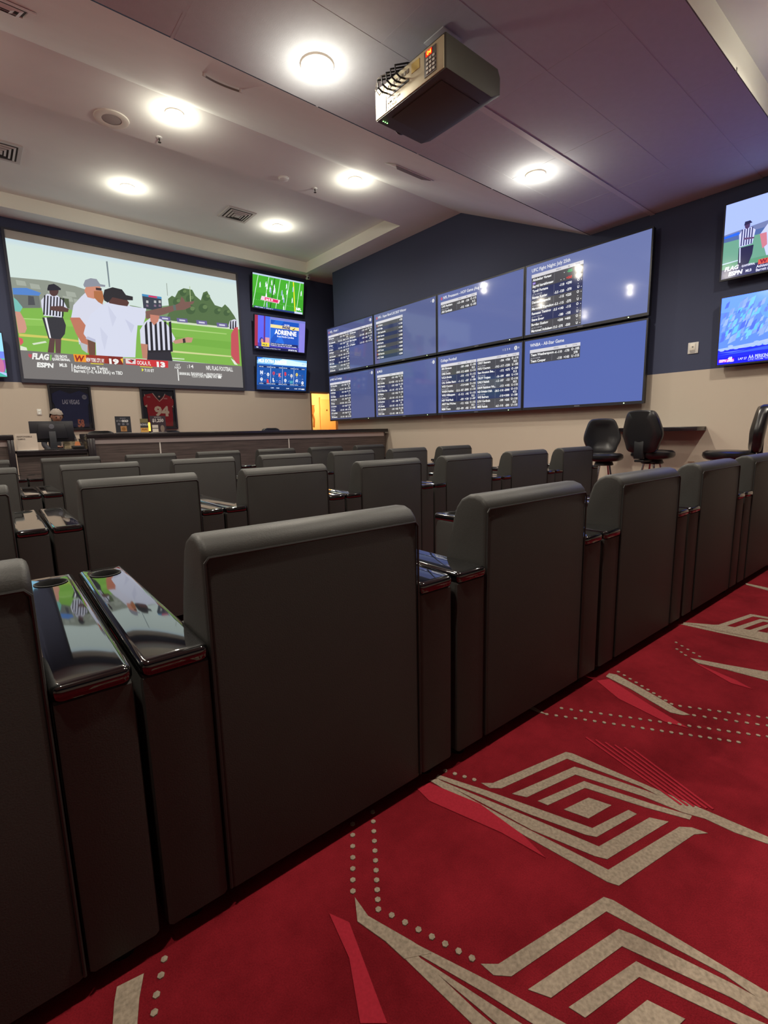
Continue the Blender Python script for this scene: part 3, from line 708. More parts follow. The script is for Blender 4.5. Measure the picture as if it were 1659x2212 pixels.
P.ptext('NFL FLAG FOOTBALL', (1320,974), (1490,980), 26, WH, 0.02)
P.ppoly([(1134,970),(1140,970),(1146,1044),(1140,1044)], WH)
P.ptext('BANANA BALL', (1148,1006), (1218,1008), 18, WH, 0.03, 0.2); P.ptext('BANANAS vs FIREFIGHTERS', (1224,1009), (1420,1014), 20, WH, 0.02); P.ptext('TODAY 2 PM ET', (1226,1022), (1312,1025), 14, (220,220,214), 0.02); P.ptext('ESPN', (1318,1026), (1356,1027), 14, WH, 0.04); P.ptext('AND', (1362,1027), (1390,1028), 12, WH, 0.01); P.ppoly([(1394,1012),(1414,1013),(1415,1030),(1395,1029)], WH)
P.build('projected_picture', pic_mat('projection', True, None, 1.0), scr, inv=inv)

# ------------------------------------------------------------------ televisions
def tv(name, label, cat, loc, w, h, rz, tilt, draw, strength=1.0, gloss=0.12, bez=0.016, thick=0.06, mount=0.1, group=None, chin=None, rg=1.0):
    chin = chin or bez*1.3
    """local frame: x right (seen by the viewer), y away from the viewer (into the wall), z up; origin at the centre of the front glass"""
    t = empty(name, loc); tag(t, label, cat, group)
    Mx = Matrix.Translation(loc) @ Matrix.Rotation(rz, 4, 'Z') @ Matrix.Rotation(tilt, 4, 'X')
    t.matrix_world = Mx
    u = (Mx.to_3x3() @ Vector((1, 0, 0))); v = (Mx.to_3x3() @ Vector((0, 0, 1)))
    boxes('bezel', [(-w/2, -w/2+bez, -0.004, 0.014, -h/2, h/2), (w/2-bez, w/2, -0.004, 0.014, -h/2, h/2), (-w/2+bez, w/2-bez, -0.004, 0.014, -h/2, -h/2+chin), (-w/2+bez, w/2-bez, -0.004, 0.014, h/2-bez, h/2)], M_bezel, t)
    box('cabinet', -w/2+0.004, w/2-0.004, 0.014, thick, -h/2+0.004, h/2-0.004, M_black, t, 0.006)
    if mount: box('wall_bracket', -0.22, 0.22, thick, thick+mount, -0.2, 0.2, M_black, t)
    P = Pic(Mx @ Vector((-w/2+bez, 0.004, -h/2+chin)), u, v)
    P.w, P.h = w-2*bez, h-bez-chin
    draw(P)
    if rg != 1.0: P.C = [(c[0]*rg, c[1]*rg, c[2]) for c in P.C]
    P.build('screen_picture', pic_mat('tv_picture_%g_%g' % (strength, gloss), True, gloss, strength), t, lift=0.0002, inv=Mx.inverted())
    return t
C2 = crop(500, 540, 240/1659*1264/1264*1.0 if False else 0.18987)
def draw_field(P):
    P.cm = C2; w, h = P.w, P.h
    P.rect(0, 0, w, h, (66, 160, 44)); P.rect(0, 0, w, h*0.45, (58, 150, 40))
    P.rect(0, h*0.955, w, h, (170, 190, 210))
    for a in (0.04, 0.24, 0.46, 0.64, 0.86):
        P.poly([(w*(a+0.06), h*0.95), (w*(a+0.07), h*0.95), (w*(a-0.03+0.04*a), 0.06*h), (w*(a-0.04+0.04*a), 0.06*h)], (196, 226, 200))
    P.poly([(w*0.415, h*0.95), (w*0.425, h*0.95), (w*0.345, h*0.05), (w*0.33, h*0.05)], (20, 50, 24))
    P.poly([(w*0.775, h*0.95), (w*0.795, h*0.95), (w*0.845, h*0.03), (w*0.825, h*0.03)], (226, 216, 40))
    rnd = random.Random(3)
    for k in range(26):
        P.ell(w*(0.04+0.035*k), h*(0.24-0.002*k), 0.004, 0.006, (210, 230, 210), 6)
    for (a, b) in [(.14,.70),(.25,.74),(.27,.68),(.36,.82),(.33,.62),(.41,.70),(.42,.60),(.34,.58),(.40,.55),(.26,.40),(.56,.57),(.58,.45),(.60,.36),(.65,.80),(.66,.62),(.77,.40),(.95,.66),(.27,.14),(.60,.12),(.78,.74)]:
        c = (226, 232, 246) if rnd.random() < .7 else (160, 170, 226)
        P.ell(w*a, h*b, 0.016, 0.034, c, 10); P.ell(w*a+0.004, h*b+0.042, 0.011, 0.012, (200, 206, 240), 8)
        P.poly([(w*a-0.014, h*b-0.03), (w*a+0.002, h*b-0.02), (w*a-0.012, h*b-0.075), (w*a-0.022, h*b-0.075)], c); P.poly([(w*a, h*b-0.03), (w*a+0.014, h*b-0.02), (w*a+0.02, h*b-0.07), (w*a+0.01, h*b-0.07)], c)
    P.poly([(w*.15, h*.25), (w*.50, h*.22), (w*.53, h*.33), (w*.17, h*.37)], (226, 190, 206)); P.poly([(w*.23, h*.26), (w*.48, h*.235), (w*.49, h*.32), (w*.23, h*.345)], (206, 40, 96))
    P.text('1st & 10', w*.25, h*.265, 0.045, (246, 236, 240), bold=0.04)
    P.rect(w*.03, 0, w*.82, h*.05, (40, 60, 120)); P.text('NEW YORK  3   DALLAS  0', w*.05, h*.012, 0.02, (220, 226, 240), w=w*.34, bold=0.03)
    P.rect(w*.82, h*.0, w*.985, h*.06, (190, 200, 230)); P.text('NFL', w*.85, h*.11, 0.055, (236, 240, 250), w=w*.11, bold=0.06)
def draw_adrienne(P):
    w, h = P.w, P.h
    P.rect(0, 0, w, h, (66, 62, 170)); P.rect(0, 0, w*.06, h, (150, 44, 70)); P.rect(w*.06, h*.18, w*.20, h, (84, 92, 226)); P.rect(w*.17, h*.2, w*.205, h, (96, 40, 120)); P.rect(w*.20, h*.3, w*.29, h, (62, 100, 220))
    P.rect(w*.88, 0, w, h, (126, 120, 206)); P.rect(w*.29, h*.93, w, h, (110, 116, 190))
    P.rect(w*.29, h*.14, w*.875, h*.93, (120, 150, 206)); P.rect(w*.30, h*.15, w*.868, h*.92, (24, 76, 176)); P.poly([(w*.30, h*.3), (w*.56, h*.92), (w*.40, h*.92), (w*.30, h*.7)], (30, 94, 196)); P.poly([(w*.36, h*.15), (w*.60, h*.15), (w*.50, h*.5)], (34, 100, 206))
    P.rect(w*.30, h*.68, w*.868, h*.78, (228, 204, 140)); P.text('ON THE', w*.57, h*.79, 0.03, (240, 240, 246), w=w*.1, bold=0.03); P.text('PHONE', w*.53, h*.69, 0.06, (30, 50, 110), w=w*.16, bold=0.06, shear=0.1)
    P.poly([(w*.72, h*.68), (w*.78, h*.76), (w*.80, h*.73), (w*.75, h*.66)], (240, 210, 60)); P.poly([(w*.73, h*.69), (w*.78, h*.745), (w*.79, h*.73), (w*.75, h*.675)], (26, 30, 40))
    P.text('ADRIENNE', w*.38, h*.50, 0.105, (240, 242, 250), w=w*.44, bold=0.04); P.text('from North Carolina', w*.43, h*.41, 0.045, (226, 232, 246), w=w*.34, bold=0.02)
    P.rect(w*.30, h*.12, w*.86, h*.22, (26, 34, 96)); P.text('Call the show 855-212-4CBS', w*.31, h*.175, 0.026, (226, 230, 246), w=w*.42, bold=0.02); P.text('Follow along on social media', w*.31, h*.125, 0.026, (226, 230, 246), w=w*.52, bold=0.02)
    P.ell(w*.13, h*.24, 0.06, 0.085, (40, 60, 150)); P.ell(w*.14, h*.24, 0.034, 0.055, (196, 130, 120)); P.rect(w*.20, h*.2, w*.28, h*.36, (200, 140, 150)); P.rect(w*.13, h*.08, w*.28, h*.20, (232, 196, 60)); P.text('MLB', w*.15, h*.11, 0.035, (70, 110, 70), w=w*.09, bold=0.04)
    P.rect(0, 0, w*.86, h*.075, (20, 24, 80)); P.text('CBS', w*.03, h*.02, 0.026, (206, 210, 226), bold=0.05); P.text('Yankees at Red Sox 7:15', w*.16, h*.02, 0.022, (206, 210, 226), w=w*.34); P.text('SPORTS HQ', w*.66, h*.015, 0.034, (216, 220, 240), w=w*.18, bold=0.04)
def draw_mlb(P):
    w, h = P.w, P.h
    P.rect(0, 0, w, h, (24, 84, 166)); P.rect(0, h*.8, w, h, (120, 180, 232)); P.poly([(w*.3, h*.8), (w, h*.8), (w, h*.92), (w*.5, h)], (196, 222, 242)); P.poly([(0, h*.9), (w*.12, h), (0, h)], (44, 110, 206))
    P.text('MLB EXTRA INNINGS', w*.03, h*.85, 0.075, (236, 242, 250), w=w*.55, bold=0.05); P.text('JUL 19', w*.90, h*.86, 0.03, (90, 130, 180))
    P.rect(w*.03, h*.17, w*.97, h*.74, (20, 74, 150)); P.rect(w*.03, h*.69, w*.97, h*.75, (10, 40, 96)); P.rect(0, 0, w, h*.14, (14, 52, 110)); P.rect(w*.03, h*.16, w*.97, h*.22, (10, 40, 96))
    for a in (.265, .5, .735): P.rect(w*a-.004, h*.16, w*a+.004, h*.76, (190, 210, 235))
    for k in range(4):
        P.text('NEW YORK', w*(.045+.235*k), h*.70, 0.022, (220, 230, 246), w=w*.08); P.text('7:05 PM', w*(.19+.235*k), h*.70, 0.022, (220, 230, 246), w=w*.06); P.text('CHICAGO', w*(.045+.235*k), h*.175, 0.022, (220, 230, 246), w=w*.08); P.text('8:10 PM', w*(.19+.235*k), h*.175, 0.022, (220, 230, 246), w=w*.06)
    cs = [(206,214,230),(240,242,246),(206,60,70),(222,120,120),(196,56,70),(236,230,220),(236,206,60),(40,70,130),(226,232,240),(206,60,70),(226,226,220),(120,130,190),(230,232,240),(70,150,170),(200,206,226),(236,240,246)]
    gl = 'NDAKBOSPTRLMCWGY'
    for k in range(4):
        for r in range(2):
            for q in range(2):
                x, y = w*(.09+.235*k+.125*q), h*(.53-.21*r-.05*q); c = cs[(r*8+k*2+q) % 16]
                if (k+q+r) % 2: P.ell(x, y, 0.034, 0.042, c, 12); P.text(gl[r*8+k*2+q], x, y-0.02, 0.04, (30, 60, 120), center=True, bold=0.05)
                else: P.text(gl[r*8+k*2+q], x, y-0.035, 0.075, c, center=True, bold=0.08)
                P.text('58-41', x, y-0.075, 0.014, (190, 206, 230), center=True)
            P.text('at', w*(.155+.235*k), h*(.50-.21*r), 0.022, (210, 220, 240), center=True)
    for a in (.27, .38, .58, .75, .83): P.text('GAME', w*a, h*.05, 0.022, (220, 230, 245), w=w*.06, bold=0.02)
    P.rect(w*.90, h*.04, w*.965, h*.075, (230, 236, 246))
def draw_flag_small(P):
    P.cm = crop(1400, 380, 0.19892); w, h = P.w, P.h
    P.rect(0, 0, w, h, (176, 196, 246)); P.poly([(0, h*.60), (w*.35, h*.66), (w*.35, h*.5), (0, h*.5)], (120, 132, 160)); P.rect(0, 0, w, h*.56, (112, 170, 130)); P.rect(0, h*.50, w, h*.57, (84, 110, 150)); P.poly([(0, h*.58), (w*.10, h*.60), (w*.12, h*.56), (0, h*.55)], (46, 110, 220))
    P.rect(0, h*.13, w, h*.20, (96, 160, 112)); P.poly([(0, h*.2), (w*.16, h*.22), (w*.16, h*.23), (0, h*.215)], (206, 224, 220))
    # referee
    P.poly([(w*.11,h*.38),(w*.21,h*.38),(w*.205,h*.26),(w*.18,h*.12),(w*.11,h*.12)], (40, 40, 70)); P.poly([(w*.115,h*.38),(w*.122,h*.38),(w*.128,h*.18),(w*.12,h*.18)], (230, 234, 250))
    P.poly([(w*.105,h*.56),(w*.13,h*.62),(w*.185,h*.62),(w*.215,h*.57),(w*.20,h*.40),(w*.112,h*.39)], (214, 218, 246))
    for k in range(5): P.poly([(w*(.122+.017*k),h*.615),(w*(.130+.017*k),h*.615),(w*(.128+.017*k),h*.40),(w*(.120+.017*k),h*.40)], (40, 44, 84))
    P.poly([(w*.14,h*.50),(w*.21,h*.48),(w*.21,h*.46),(w*.14,h*.475)], (104, 74, 100)); P.ell(w*.158, h*.655, w*.018, h*.045, (80, 60, 90)); P.poly([(w*.135,h*.66),(w*.14,h*.71),(w*.175,h*.71),(w*.19,h*.675)], (44, 42, 70))
    # coaches
    P.poly([(w*.25,h*.50),(w*.30,h*.62),(w*.36,h*.66),(w*.44,h*.60),(w*.46,h*.2),(w*.30,h*.2)], (206, 214, 250)); P.poly([(w*.245,h*.50),(w*.29,h*.50),(w*.30,h*.34),(w*.27,h*.30)], (214, 130, 130)); P.ell(w*.375, h*.74, w*.028, h*.075, (196, 130, 130)); P.poly([(w*.34,h*.77),(w*.36,h*.83),(w*.40,h*.82),(w*.43,h*.77)], (140, 146, 170))
    P.poly([(w*.34,h*.12),(w*.36,h*.45),(w*.44,h*.62),(w*.62,h*.60),(w*.66,h*.50),(w*.60,h*.12)], (196, 206, 250)); P.poly([(w*.64,h*.56),(w*.82,h*.60),(w*.88,h*.64),(w*.82,h*.55),(w*.65,h*.49)], (120, 90, 110)); P.ell(w*.51, h*.68, w*.035, h*.08, (90, 62, 84)); P.poly([(w*.46,h*.70),(w*.49,h*.78),(w*.55,h*.76),(w*.60,h*.72)], (40, 38, 60))
    P.rect(0, 0, w, h*.13, (52, 54, 90))
    P.text('FLAG', w*.02, h*.105, 0.045, WH, w=w*.10, bold=0.05, shear=.2); P.text('QUARTERFINAL', w*.14, h*.115, 0.022, WH, w=w*.09, bold=0.03); P.rect(w*.25, h*.10, w*.48, h*.165, (226, 96, 70)); P.text('W', w*.26, h*.112, 0.04, (150, 30, 50), w=w*.05, bold=0.05); P.text('NEW YORK CITY, NY 19', w*.32, h*.115, 0.03, WH, w=w*.15, bold=0.03)
    P.rect(w*.50, h*.09, w*.70, h*.155, (206, 60, 80)); P.text('OCALA, FL   13', w*.52, h*.105, 0.03, WH, w=w*.16, bold=0.03)
    P.text('ESPN', w*.05, h*.03, 0.045, WH, w=w*.10, bold=0.06, shear=.15); P.text('MLB', w*.17, h*.035, 0.03, WH, w=w*.04, bold=0.02); P.text('Athletics vs Twins', w*.24, h*.06, 0.03, WH, w=w*.2, bold=0.02); P.text('Barrett (1-0, 4.64 ERA) vs TBD', w*.24, h*.015, 0.03, WH, w=w*.3, bold=0.02)
def draw_surf(P):
    w, h = P.w, P.h; rnd = random.Random(5)
    P.rect(0, 0, w, h, (96, 140, 252)); P.rect(0, h*.78, w, h, (110, 160, 255)); P.poly([(w*.3,h*.62),(w,h*.70),(w,h),(w*.2,h)], (104, 160, 252))
    for k in range(150):
        x, y = rnd.uniform(0, w*.5), rnd.uniform(h*.30, h*.84); r = rnd.uniform(.02, .055)
        c = rnd.choice([(126,160,250), (150,180,252), (100,128,240), (84,112,226), (116,196,226), (104,190,190), (140,170,250)])
        P.poly([(x, y), (x+r*.5, y+r*1.6), (x+r*1.4, y+r*2.2), (x+r, y+r*.4)], c)
    P.poly([(0,h*.24),(w*.25,h*.28),(w*.5,h*.36),(w*.5,h*.30),(w*.2,h*.22),(0,h*.2)], (170, 190, 255)); P.rect(0, 0, w, h*.22, (28, 40, 240)); P.poly([(0,h*.2),(w*.3,h*.23),(w,h*.30),(w,h*.2)], (30, 46, 236)); P.poly([(0,h*.14),(w*.4,h*.22),(w,h*.2),(w,h*.17),(w*.3,h*.16)], (60, 92, 250)); P.poly([(0,h*.18),(w*.2,h*.19),(w*.1,h*.17)], (96, 130, 255))
    for k in range(40):
        x = rnd.uniform(0, w); P.ell(x, h*.235+0.06*x*h+rnd.uniform(-.02, .03), 0.03, 0.014, (160, 186, 255), 8)
    P.rect(0, 0, w, h*.10, (22, 24, 200)); P.rect(w*.01, h*.03, w*.12, h*.075, (206, 40, 120)); P.text('ESPN', w*.015, h*.035, 0.03, (230, 220, 255), w=w*.05, bold=.05); P.text('48', w*.075, h*.06, 0.035, (236, 236, 255), bold=.04); P.text('SPEED', w*.07, h*.03, 0.024, (236, 236, 255), w=w*.05, bold=.04); P.text('LAP 27', w*.15, h*.045, 0.026, (210, 214, 255), w=w*.06, bold=.02); P.text('AA PERKINS STH AT', w*.22, h*.05, 0.04, (190, 200, 255), w=w*.24, bold=.03); P.text('LIVE FROM THE FINALS', w*.22, h*.02, 0.02, (170, 180, 250), w=w*.22)
def draw_left(P):
    w, h = P.w, P.h
    P.rect(0, 0, w, h, (150, 214, 246)); P.rect(0, h*.30, w, h*.58, (110, 130, 226)); P.rect(0, 0, w, h*.42, (96, 196, 150))
    P.rect(0, 0, w, h*.12, (70, 170, 150)); P.poly([(w*.90,h*.35),(w*.98,h*.1),(w,h*.2),(w,h*.4)], (150, 90, 170)); P.ell(w*.95, h*.25, .05, .14, (190, 110, 150)); P.rect(0, h*.02, w*.92, h*.1, (160, 190, 250)); P.poly([(w*.9,h*.12),(w,h*.02),(w,h*.09)], (170, 190, 255))
    P.ell(w*.4, h*.5, .09, .2, (70, 80, 150)); P.ell(w*.4, h*.75, .05, .07, (190, 140, 130)); P.ell(w*.7, h*.48, .08, .18, (236, 236, 246)); P.ell(w*.7, h*.72, .05, .06, (150, 100, 90))
TW, TH = 1.455, 0.815
for (xc, zc, nm, fn) in [(6.44, 4.69, 'wall television showing a green football field, topmost of the stacked three', draw_field),
                         (6.43, 3.72, 'wall television showing the caption ADRIENNE on blue, middle of the stack', draw_adrienne),
                         (6.42, 2.725, 'wall television showing a blue baseball schedule grid, lowest of the stack', draw_mlb)]:
    tv('television', nm, 'television', (xc, YB-0.17, zc), TW, TH, 0.0, math.radians(9), fn, strength=1.3, mount=0.06, group='televisions beside the projection screen')
tv('television', 'wall television cut off by the left edge, beside the projection screen', 'television', (0.717-TW/2, YB-0.14, 2.765), TW, TH, 0.0, math.radians(4), draw_left, strength=1.2, mount=0.06, group='televisions beside the projection screen')
tv('television', 'right-wall television showing the referee and coaches, above the blue one', 'television', (XR-0.15, 2.285-0.76, 3.415), 1.52, 0.89, -math.pi/2, math.radians(2), draw_flag_small, strength=1.4, rg=0.75, mount=0.085, group='televisions on the right wall')
tv('television', 'right-wall television showing blue surf water, below the other one', 'television', (XR-0.15, 2.25-0.76, 2.355), 1.52, 0.84, -math.pi/2, math.radians(2), draw_surf, strength=2.6, rg=0.48, mount=0.085, group='televisions on the right wall')

# ------------------------------------------------------------------ odds boards
XBRD = 7.45
BL = [11.10, 9.18, 7.165, 5.13, 3.10]
BG = (98, 110, 164); BG_HI = (108, 120, 168); NAVYROW = (44, 52, 92); GREYROW = (76, 76, 82)
def odds_table(P, u0, v0, rows, w=0.90, rh=0.173, winner=False):
    """u0 left, v0 = top of the white header measured down from the top of the glass; rows: list of (name1, date, name2, [6 odds])"""
    H = P.h
    P.rect(u0, H-v0-0.052, u0+w, H-v0, (222, 220, 226))
    if not winner:
        for s, a in (('SPREAD', .54), ('ML', .74), ('TOTAL', .90)): P.text(s, u0+w*a, H-v0-0.036, 0.020, (110, 110, 128), center=True, bold=.01)
    else: P.text('ODDS', u0+w*.95, H-v0-0.036, 0.020, (110, 110, 128), center=True)
    y = H-v0-0.052
    for i, (n1, dt, n2, od) in enumerate(rows):
        c = GREYROW if i % 2 == 0 else NAVYROW
        P.rect(u0, y-rh, u0+w, y, c)
        WT = (250, 250, 250)
        if winner:
            P.ell(u0+.03, y-rh*.5, .016, .016, [(200,90,90),(210,210,220),(90,110,190),(200,170,80)][i % 4], 8)
            P.text(n1, u0+.06, y-rh*.72, rh*.46, WT, bold=.03); P.text(od, u0+w-.01, y-rh*.72, rh*.46, WT, right=True, bold=.03); P.rect(u0+w*.82, y-rh, u0+w*.825, y, (130, 130, 140))
        else:
            ic = dt is not None and dt != ''
            P.text(n1, u0+.02, y-.052, .038, WT, bold=.035); P.text(n2, u0+.02, y-.152, .038, WT, bold=.035)
            if dt == 'LIVE': P.rect(u0+.02, y-.105, u0+.075, y-.07, (120, 90, 200)); P.text('LIVE', u0+.026, y-.098, .018, (230, 225, 250), w=.042, bold=.02)
            else: P.text(dt, u0+.02, y-.098, .020, (190, 190, 200))
            P.rect(u0+w*.46, y-rh+.012, u0+w*.463, y-.012, (150, 150, 160))
            s1, m1, o1, s2, m2, o2, tot = od
            cm1 = (60, 200, 120) if dt == 'LIVE' else WT; cm2 = (230, 60, 60) if dt == 'LIVE' else WT
            P.text(s1, u0+w*.66, y-.060, .036, WT, right=True, bold=.035); P.text(m1, u0+w*.80, y-.060, .036, cm1, right=True, bold=.035); P.text(o1, u0+w*.985, y-.050, .036, WT, right=True, bold=.035)
            P.text(s2, u0+w*.66, y-.155, .036, WT, right=True, bold=.035); P.text(m2, u0+w*.80, y-.155, .036, cm2, right=True, bold=.035); P.text(o2, u0+w*.985, y-.155, .036, WT, right=True, bold=.035)
            P.text(tot, u0+w*.92, y-.102, .034, WT, center=True, bold=.035)
        y -= rh
def game(a, b, s='-110', m='-115', o='O -110', s2='-1.5 -110', m2='+105', o2='U -110', tot='47.5', dt='SEP 10 | 5:20 PM'):
    return (a, dt, b, (s, m, o, s2, m2, o2, tot))
def board_bg(P, title, icon=None, u=.08, bg=BG):
    P.rect(0, 0, P.w, P.h, bg)  # bg differs per board: reflections and viewing-angle dimming put into the glow colour
    if icon: P.ell(u+.03, P.h-.088, .022, .030, icon, 10); u += .075
    P.text(title, u, P.h-.105, .050, (236, 236, 240), bold=.02)
def badge(P, n):
    P.ell(P.w-.075, P.h-.075, .032, .036, (232, 232, 236)); P.text(n, P.w-.075, P.h-.092, .036, (70, 76, 110), center=True, bold=.02); P.text('1', P.w-.14, P.h-.088, .026, (226, 226, 230), center=True)
rnd = random.Random(11)
def rodds(n1, n2, dt, mlb=False):
    m = rnd.choice(['-112', '-135', '-150', '-108', '-165']); p = rnd.choice(['+102', '+114', '+128', '-108', '+140'])
    return game(n1, n2, '-110', p, 'O -110', '-1.5 '+rnd.choice(['+130', '-110', '+145', '-115']), m, 'U -110', rnd.choice(['8.5', '9', '7.5', '10']) if mlb else rnd.choice(['44.5', '47.5', '49.5', '51.5']), dt)
def d_1T(P):
    board_bg(P, 'NFL - Week 1', (200, 120, 130), .04, (84, 92, 140))
    g = [rodds(a, b, 'SEP 13 | 10:00 AM') for a, b in [('NE Patriots', 'SEA Seahawks'), ('SF 49ers', 'LA Rams'), ('CHI Bears', 'CAR Panthers'), ('BAL Ravens', 'IND Colts'), ('TB Buccaneers', 'CIN Bengals'), ('CLE Browns', 'JAX Jaguars'), ('MIA Dolphins', 'LV Raiders')]]
    odds_table(P, .03, .165, g[:5]); odds_table(P, .945, .165, g[5:]); badge(P, '2')
def d_1B(P):
    board_bg(P, "MLB 1st 5 Innings", (200, 206, 220), .03, (80, 90, 140)); badge(P, '2')
    odds_table(P, .03, .165, [rodds(a, b, 'JUL 19 | 4:05 PM', True) for a, b in [('CLE Guardians', 'MIN Twins'), ('NYM Mets', 'PHI Phillies'), ('BOS Red Sox', 'TB Rays'), ('LA Dodgers', 'SF Giants'), ('STL Cardinals', 'TEX Rangers')]])
def d_2T(P):
    board_bg(P, 'NFL - Super Bowl LXI 2027 Winner', (210, 90, 100), .07, (92, 102, 148)); badge(P, '2')
    odds_table(P, .07, .165, [(n, '', '', o) for n, o in [('LA Rams', '+750'), ('BUF Bills', '+1100'), ('SEA Seahawks', '+1100'), ('BAL Ravens', '+1300'), ('GB Packers', '+1400'), ('PHI Eagles', '+1500'), ('DEN Broncos', '+1600'), ('DET Lions', '+1800'), ('NE Patriots', '+2000'), ('KC Chiefs', '+2000')]], rh=.078, winner=True)
def d_2B(P):
    board_bg(P, 'MLB', (226, 226, 230), .06, (82, 94, 150)); badge(P, '2')
    odds_table(P, .06, .165, [rodds(a, b, 'JUL 19 | 4:05 PM', True) for a, b in [('NYY Yankees', 'BAL Orioles'), ('HOU Astros', 'CWS White Sox'), ('SD Padres', 'COL Rockies'), ('LA Dodgers', 'ATL Braves'), ('STL Cardinals', 'CHC Cubs')]])
def d_3T(P):
    board_bg(P, 'NFL Preseason - HOF Game (Aug 6th)', (206, 90, 110), .07)
    odds_table(P, .08, .155, [game('CAR Panthers', 'ARI Cardinals', '-1.5 -108', '-124', 'O -115', '-112', '+104', 'U -105', '31.5', 'AUG 6 | 5:00 PM')])
def d_3B(P):
    board_bg(P, 'College Football', None, .07, (86, 100, 160)); P.text('1  2  3  4', P.w-.40, P.h-.09, .034, (226, 226, 230), bold=.02); P.ell(P.w-.13, P.h-.075, .032, .036, (232, 232, 236)); P.text('5', P.w-.13, P.h-.092, .036, (70, 76, 110), center=True); P.text('6', P.w-.07, P.h-.09, .034, (226, 226, 230), center=True)
    L5 = [game('BSU Broncos', 'ORE Ducks', '-109', '-1400', 'O -105', '-24.5 -112', '-6000', 'U -115', '52.5'), game('UCLA Bruins', 'CAL Golden Bears', '-110', '-112', 'O -112', '-1 -112', '-107', 'U -108', '54.5'), game('WSU Cougars', 'WASH Huskies', '-112', '+1600', 'O -110', '-21.5 -107', '-2000', 'U -110', '56.5'), game('WKU Hilltoppers', 'NEV Wolf Pack', '-5 -112', '-142', 'O -113', '-109', '+120', 'U -107', '52.5'), game('ARST Red Wolves', 'MEM Tigers', '-112', '+525', 'O -115', '-15.5 -109', '-425', 'U -105', '55.5')]
    R5 = [game('ORST Beavers', 'HOU Cougars', '-104', '+750', 'O -114', '-19.5 -117', '-1250', 'U -105', '50.5'), game('Sam Houston Bea...', 'TROY Trojans', '-112', '+575', 'O -109', '-16 -109', '-850', 'U -110', '51.5'), game('UNLV Rebels', 'HAW Rainbow Wa...', '-1.5 -107', '-121', 'O -110', '-113', '+102', 'U -110', '50.5'), game('ND Fighting Irish', 'WIS Badgers', '-20.5 -110', '-2000', 'O -112', '-110', '+1000', 'U -108', '47.5'), game('LOU Cardinals', 'MISS Rebels', '-109', '+205', 'O -110', '-6.5 -110', '-250', 'U -110', '55.5')]
    odds_table(P, .08, .155, L5); odds_table(P, 1.0, .155, R5, w=.92)
def d_4T(P):
    board_bg(P, 'UFC Fight Night: July 25th', None, .10, (112, 124, 176))
    odds_table(P, .10, .145, [game('Abubakar Vagaev', 'Saygid Izagakhmaev', '-', '-325', 'O  -', '-   -', '+265', 'U  -', '-', 'LIVE'), game('Tyrell Fortune', 'Rizvan Kuniev', '-110', '+290', 'O  -', '-5.5 -120', '-370', 'U  -', '-', 'JUL 25 | 8:00 AM'), game('Damian Rzepecki', 'Magomed Zaynukov', '-115', '+225', 'O  -', '-5.5 -115', '-275', 'U  -', '-', 'JUL 25 | 9:00 AM'), game('Ramazan Temirov', 'Steve Erceg', '-3.5 +140', '-115', 'O  -', '-180', '-105', 'U  -', '-', 'JUL 25 | 10:00 AM'), game('Bogdan Guskov', 'Magomed Ankalaev', '+200', '+400', 'O  -', '-13.5 -275', '-550', 'U  -', '-', 'JUL 25 | 11:00 AM')], rh=.176)
def d_4B(P):
    board_bg(P, 'WNBA - All-Star Game', None, .10, (90, 108, 178))
    odds_table(P, .10, .155, [game('Team Weatherspoon', 'Team Cooper', '-4 -110', '-170', 'O -105', '-110', '+143', 'U -115', '278', 'JUL 25 | 5:30 PM')])
names = {('T',0): ('odds board titled NFL Week 1, upper leftmost of the board wall', d_1T), ('B',0): ('odds board titled MLB 1st 5 Innings, lower leftmost of the board wall', d_1B),
         ('T',1): ('odds board listing Super Bowl 2027 winner prices', d_2T), ('B',1): ('odds board listing five MLB games under a white header', d_2B),
         ('T',2): ('mostly empty odds board titled NFL Preseason HOF Game', d_3T), ('B',2): ('odds board full of College Football lines in two columns', d_3B),
         ('T',3): ('odds board titled UFC Fight Night July 25th, upper rightmost', d_4T), ('B',3): ('mostly empty odds board titled WNBA All-Star Game', d_4B)}
for k in range(4):
    yl, yr = BL[k], BL[k+1]
    for rw, z0, z1 in (('T', 2.725, 3.872), ('B', 1.525, 2.690)):
        nm, fn = names[(rw, k)]
        w = yl-yr-0.012
        t = tv('odds_board', nm, 'odds board', (XBRD, (yl+yr)/2, (z0+z1)/2), w, z1-z0, -math.pi/2, 0.0, fn, strength=0.95, gloss=0.07, bez=0.022, chin=0.042, thick=0.085, mount=XR-XBRD-0.087, group='odds boards on the right wall')
        hh = (z1-z0)/2
        box('status_light', w*0.36, w*0.36+0.014, -0.008, -0.003, -hh+0.014, -hh+0.026, mat('status_led', (210, 240, 190), 0.4, emit=(210, 255, 180), estr=2), t)
        box('maker_badge', -0.045, 0.045, -0.006, -0.003, -hh+0.014, -hh+0.028, mat('badge_grey', (110, 112, 124), 0.4), t)

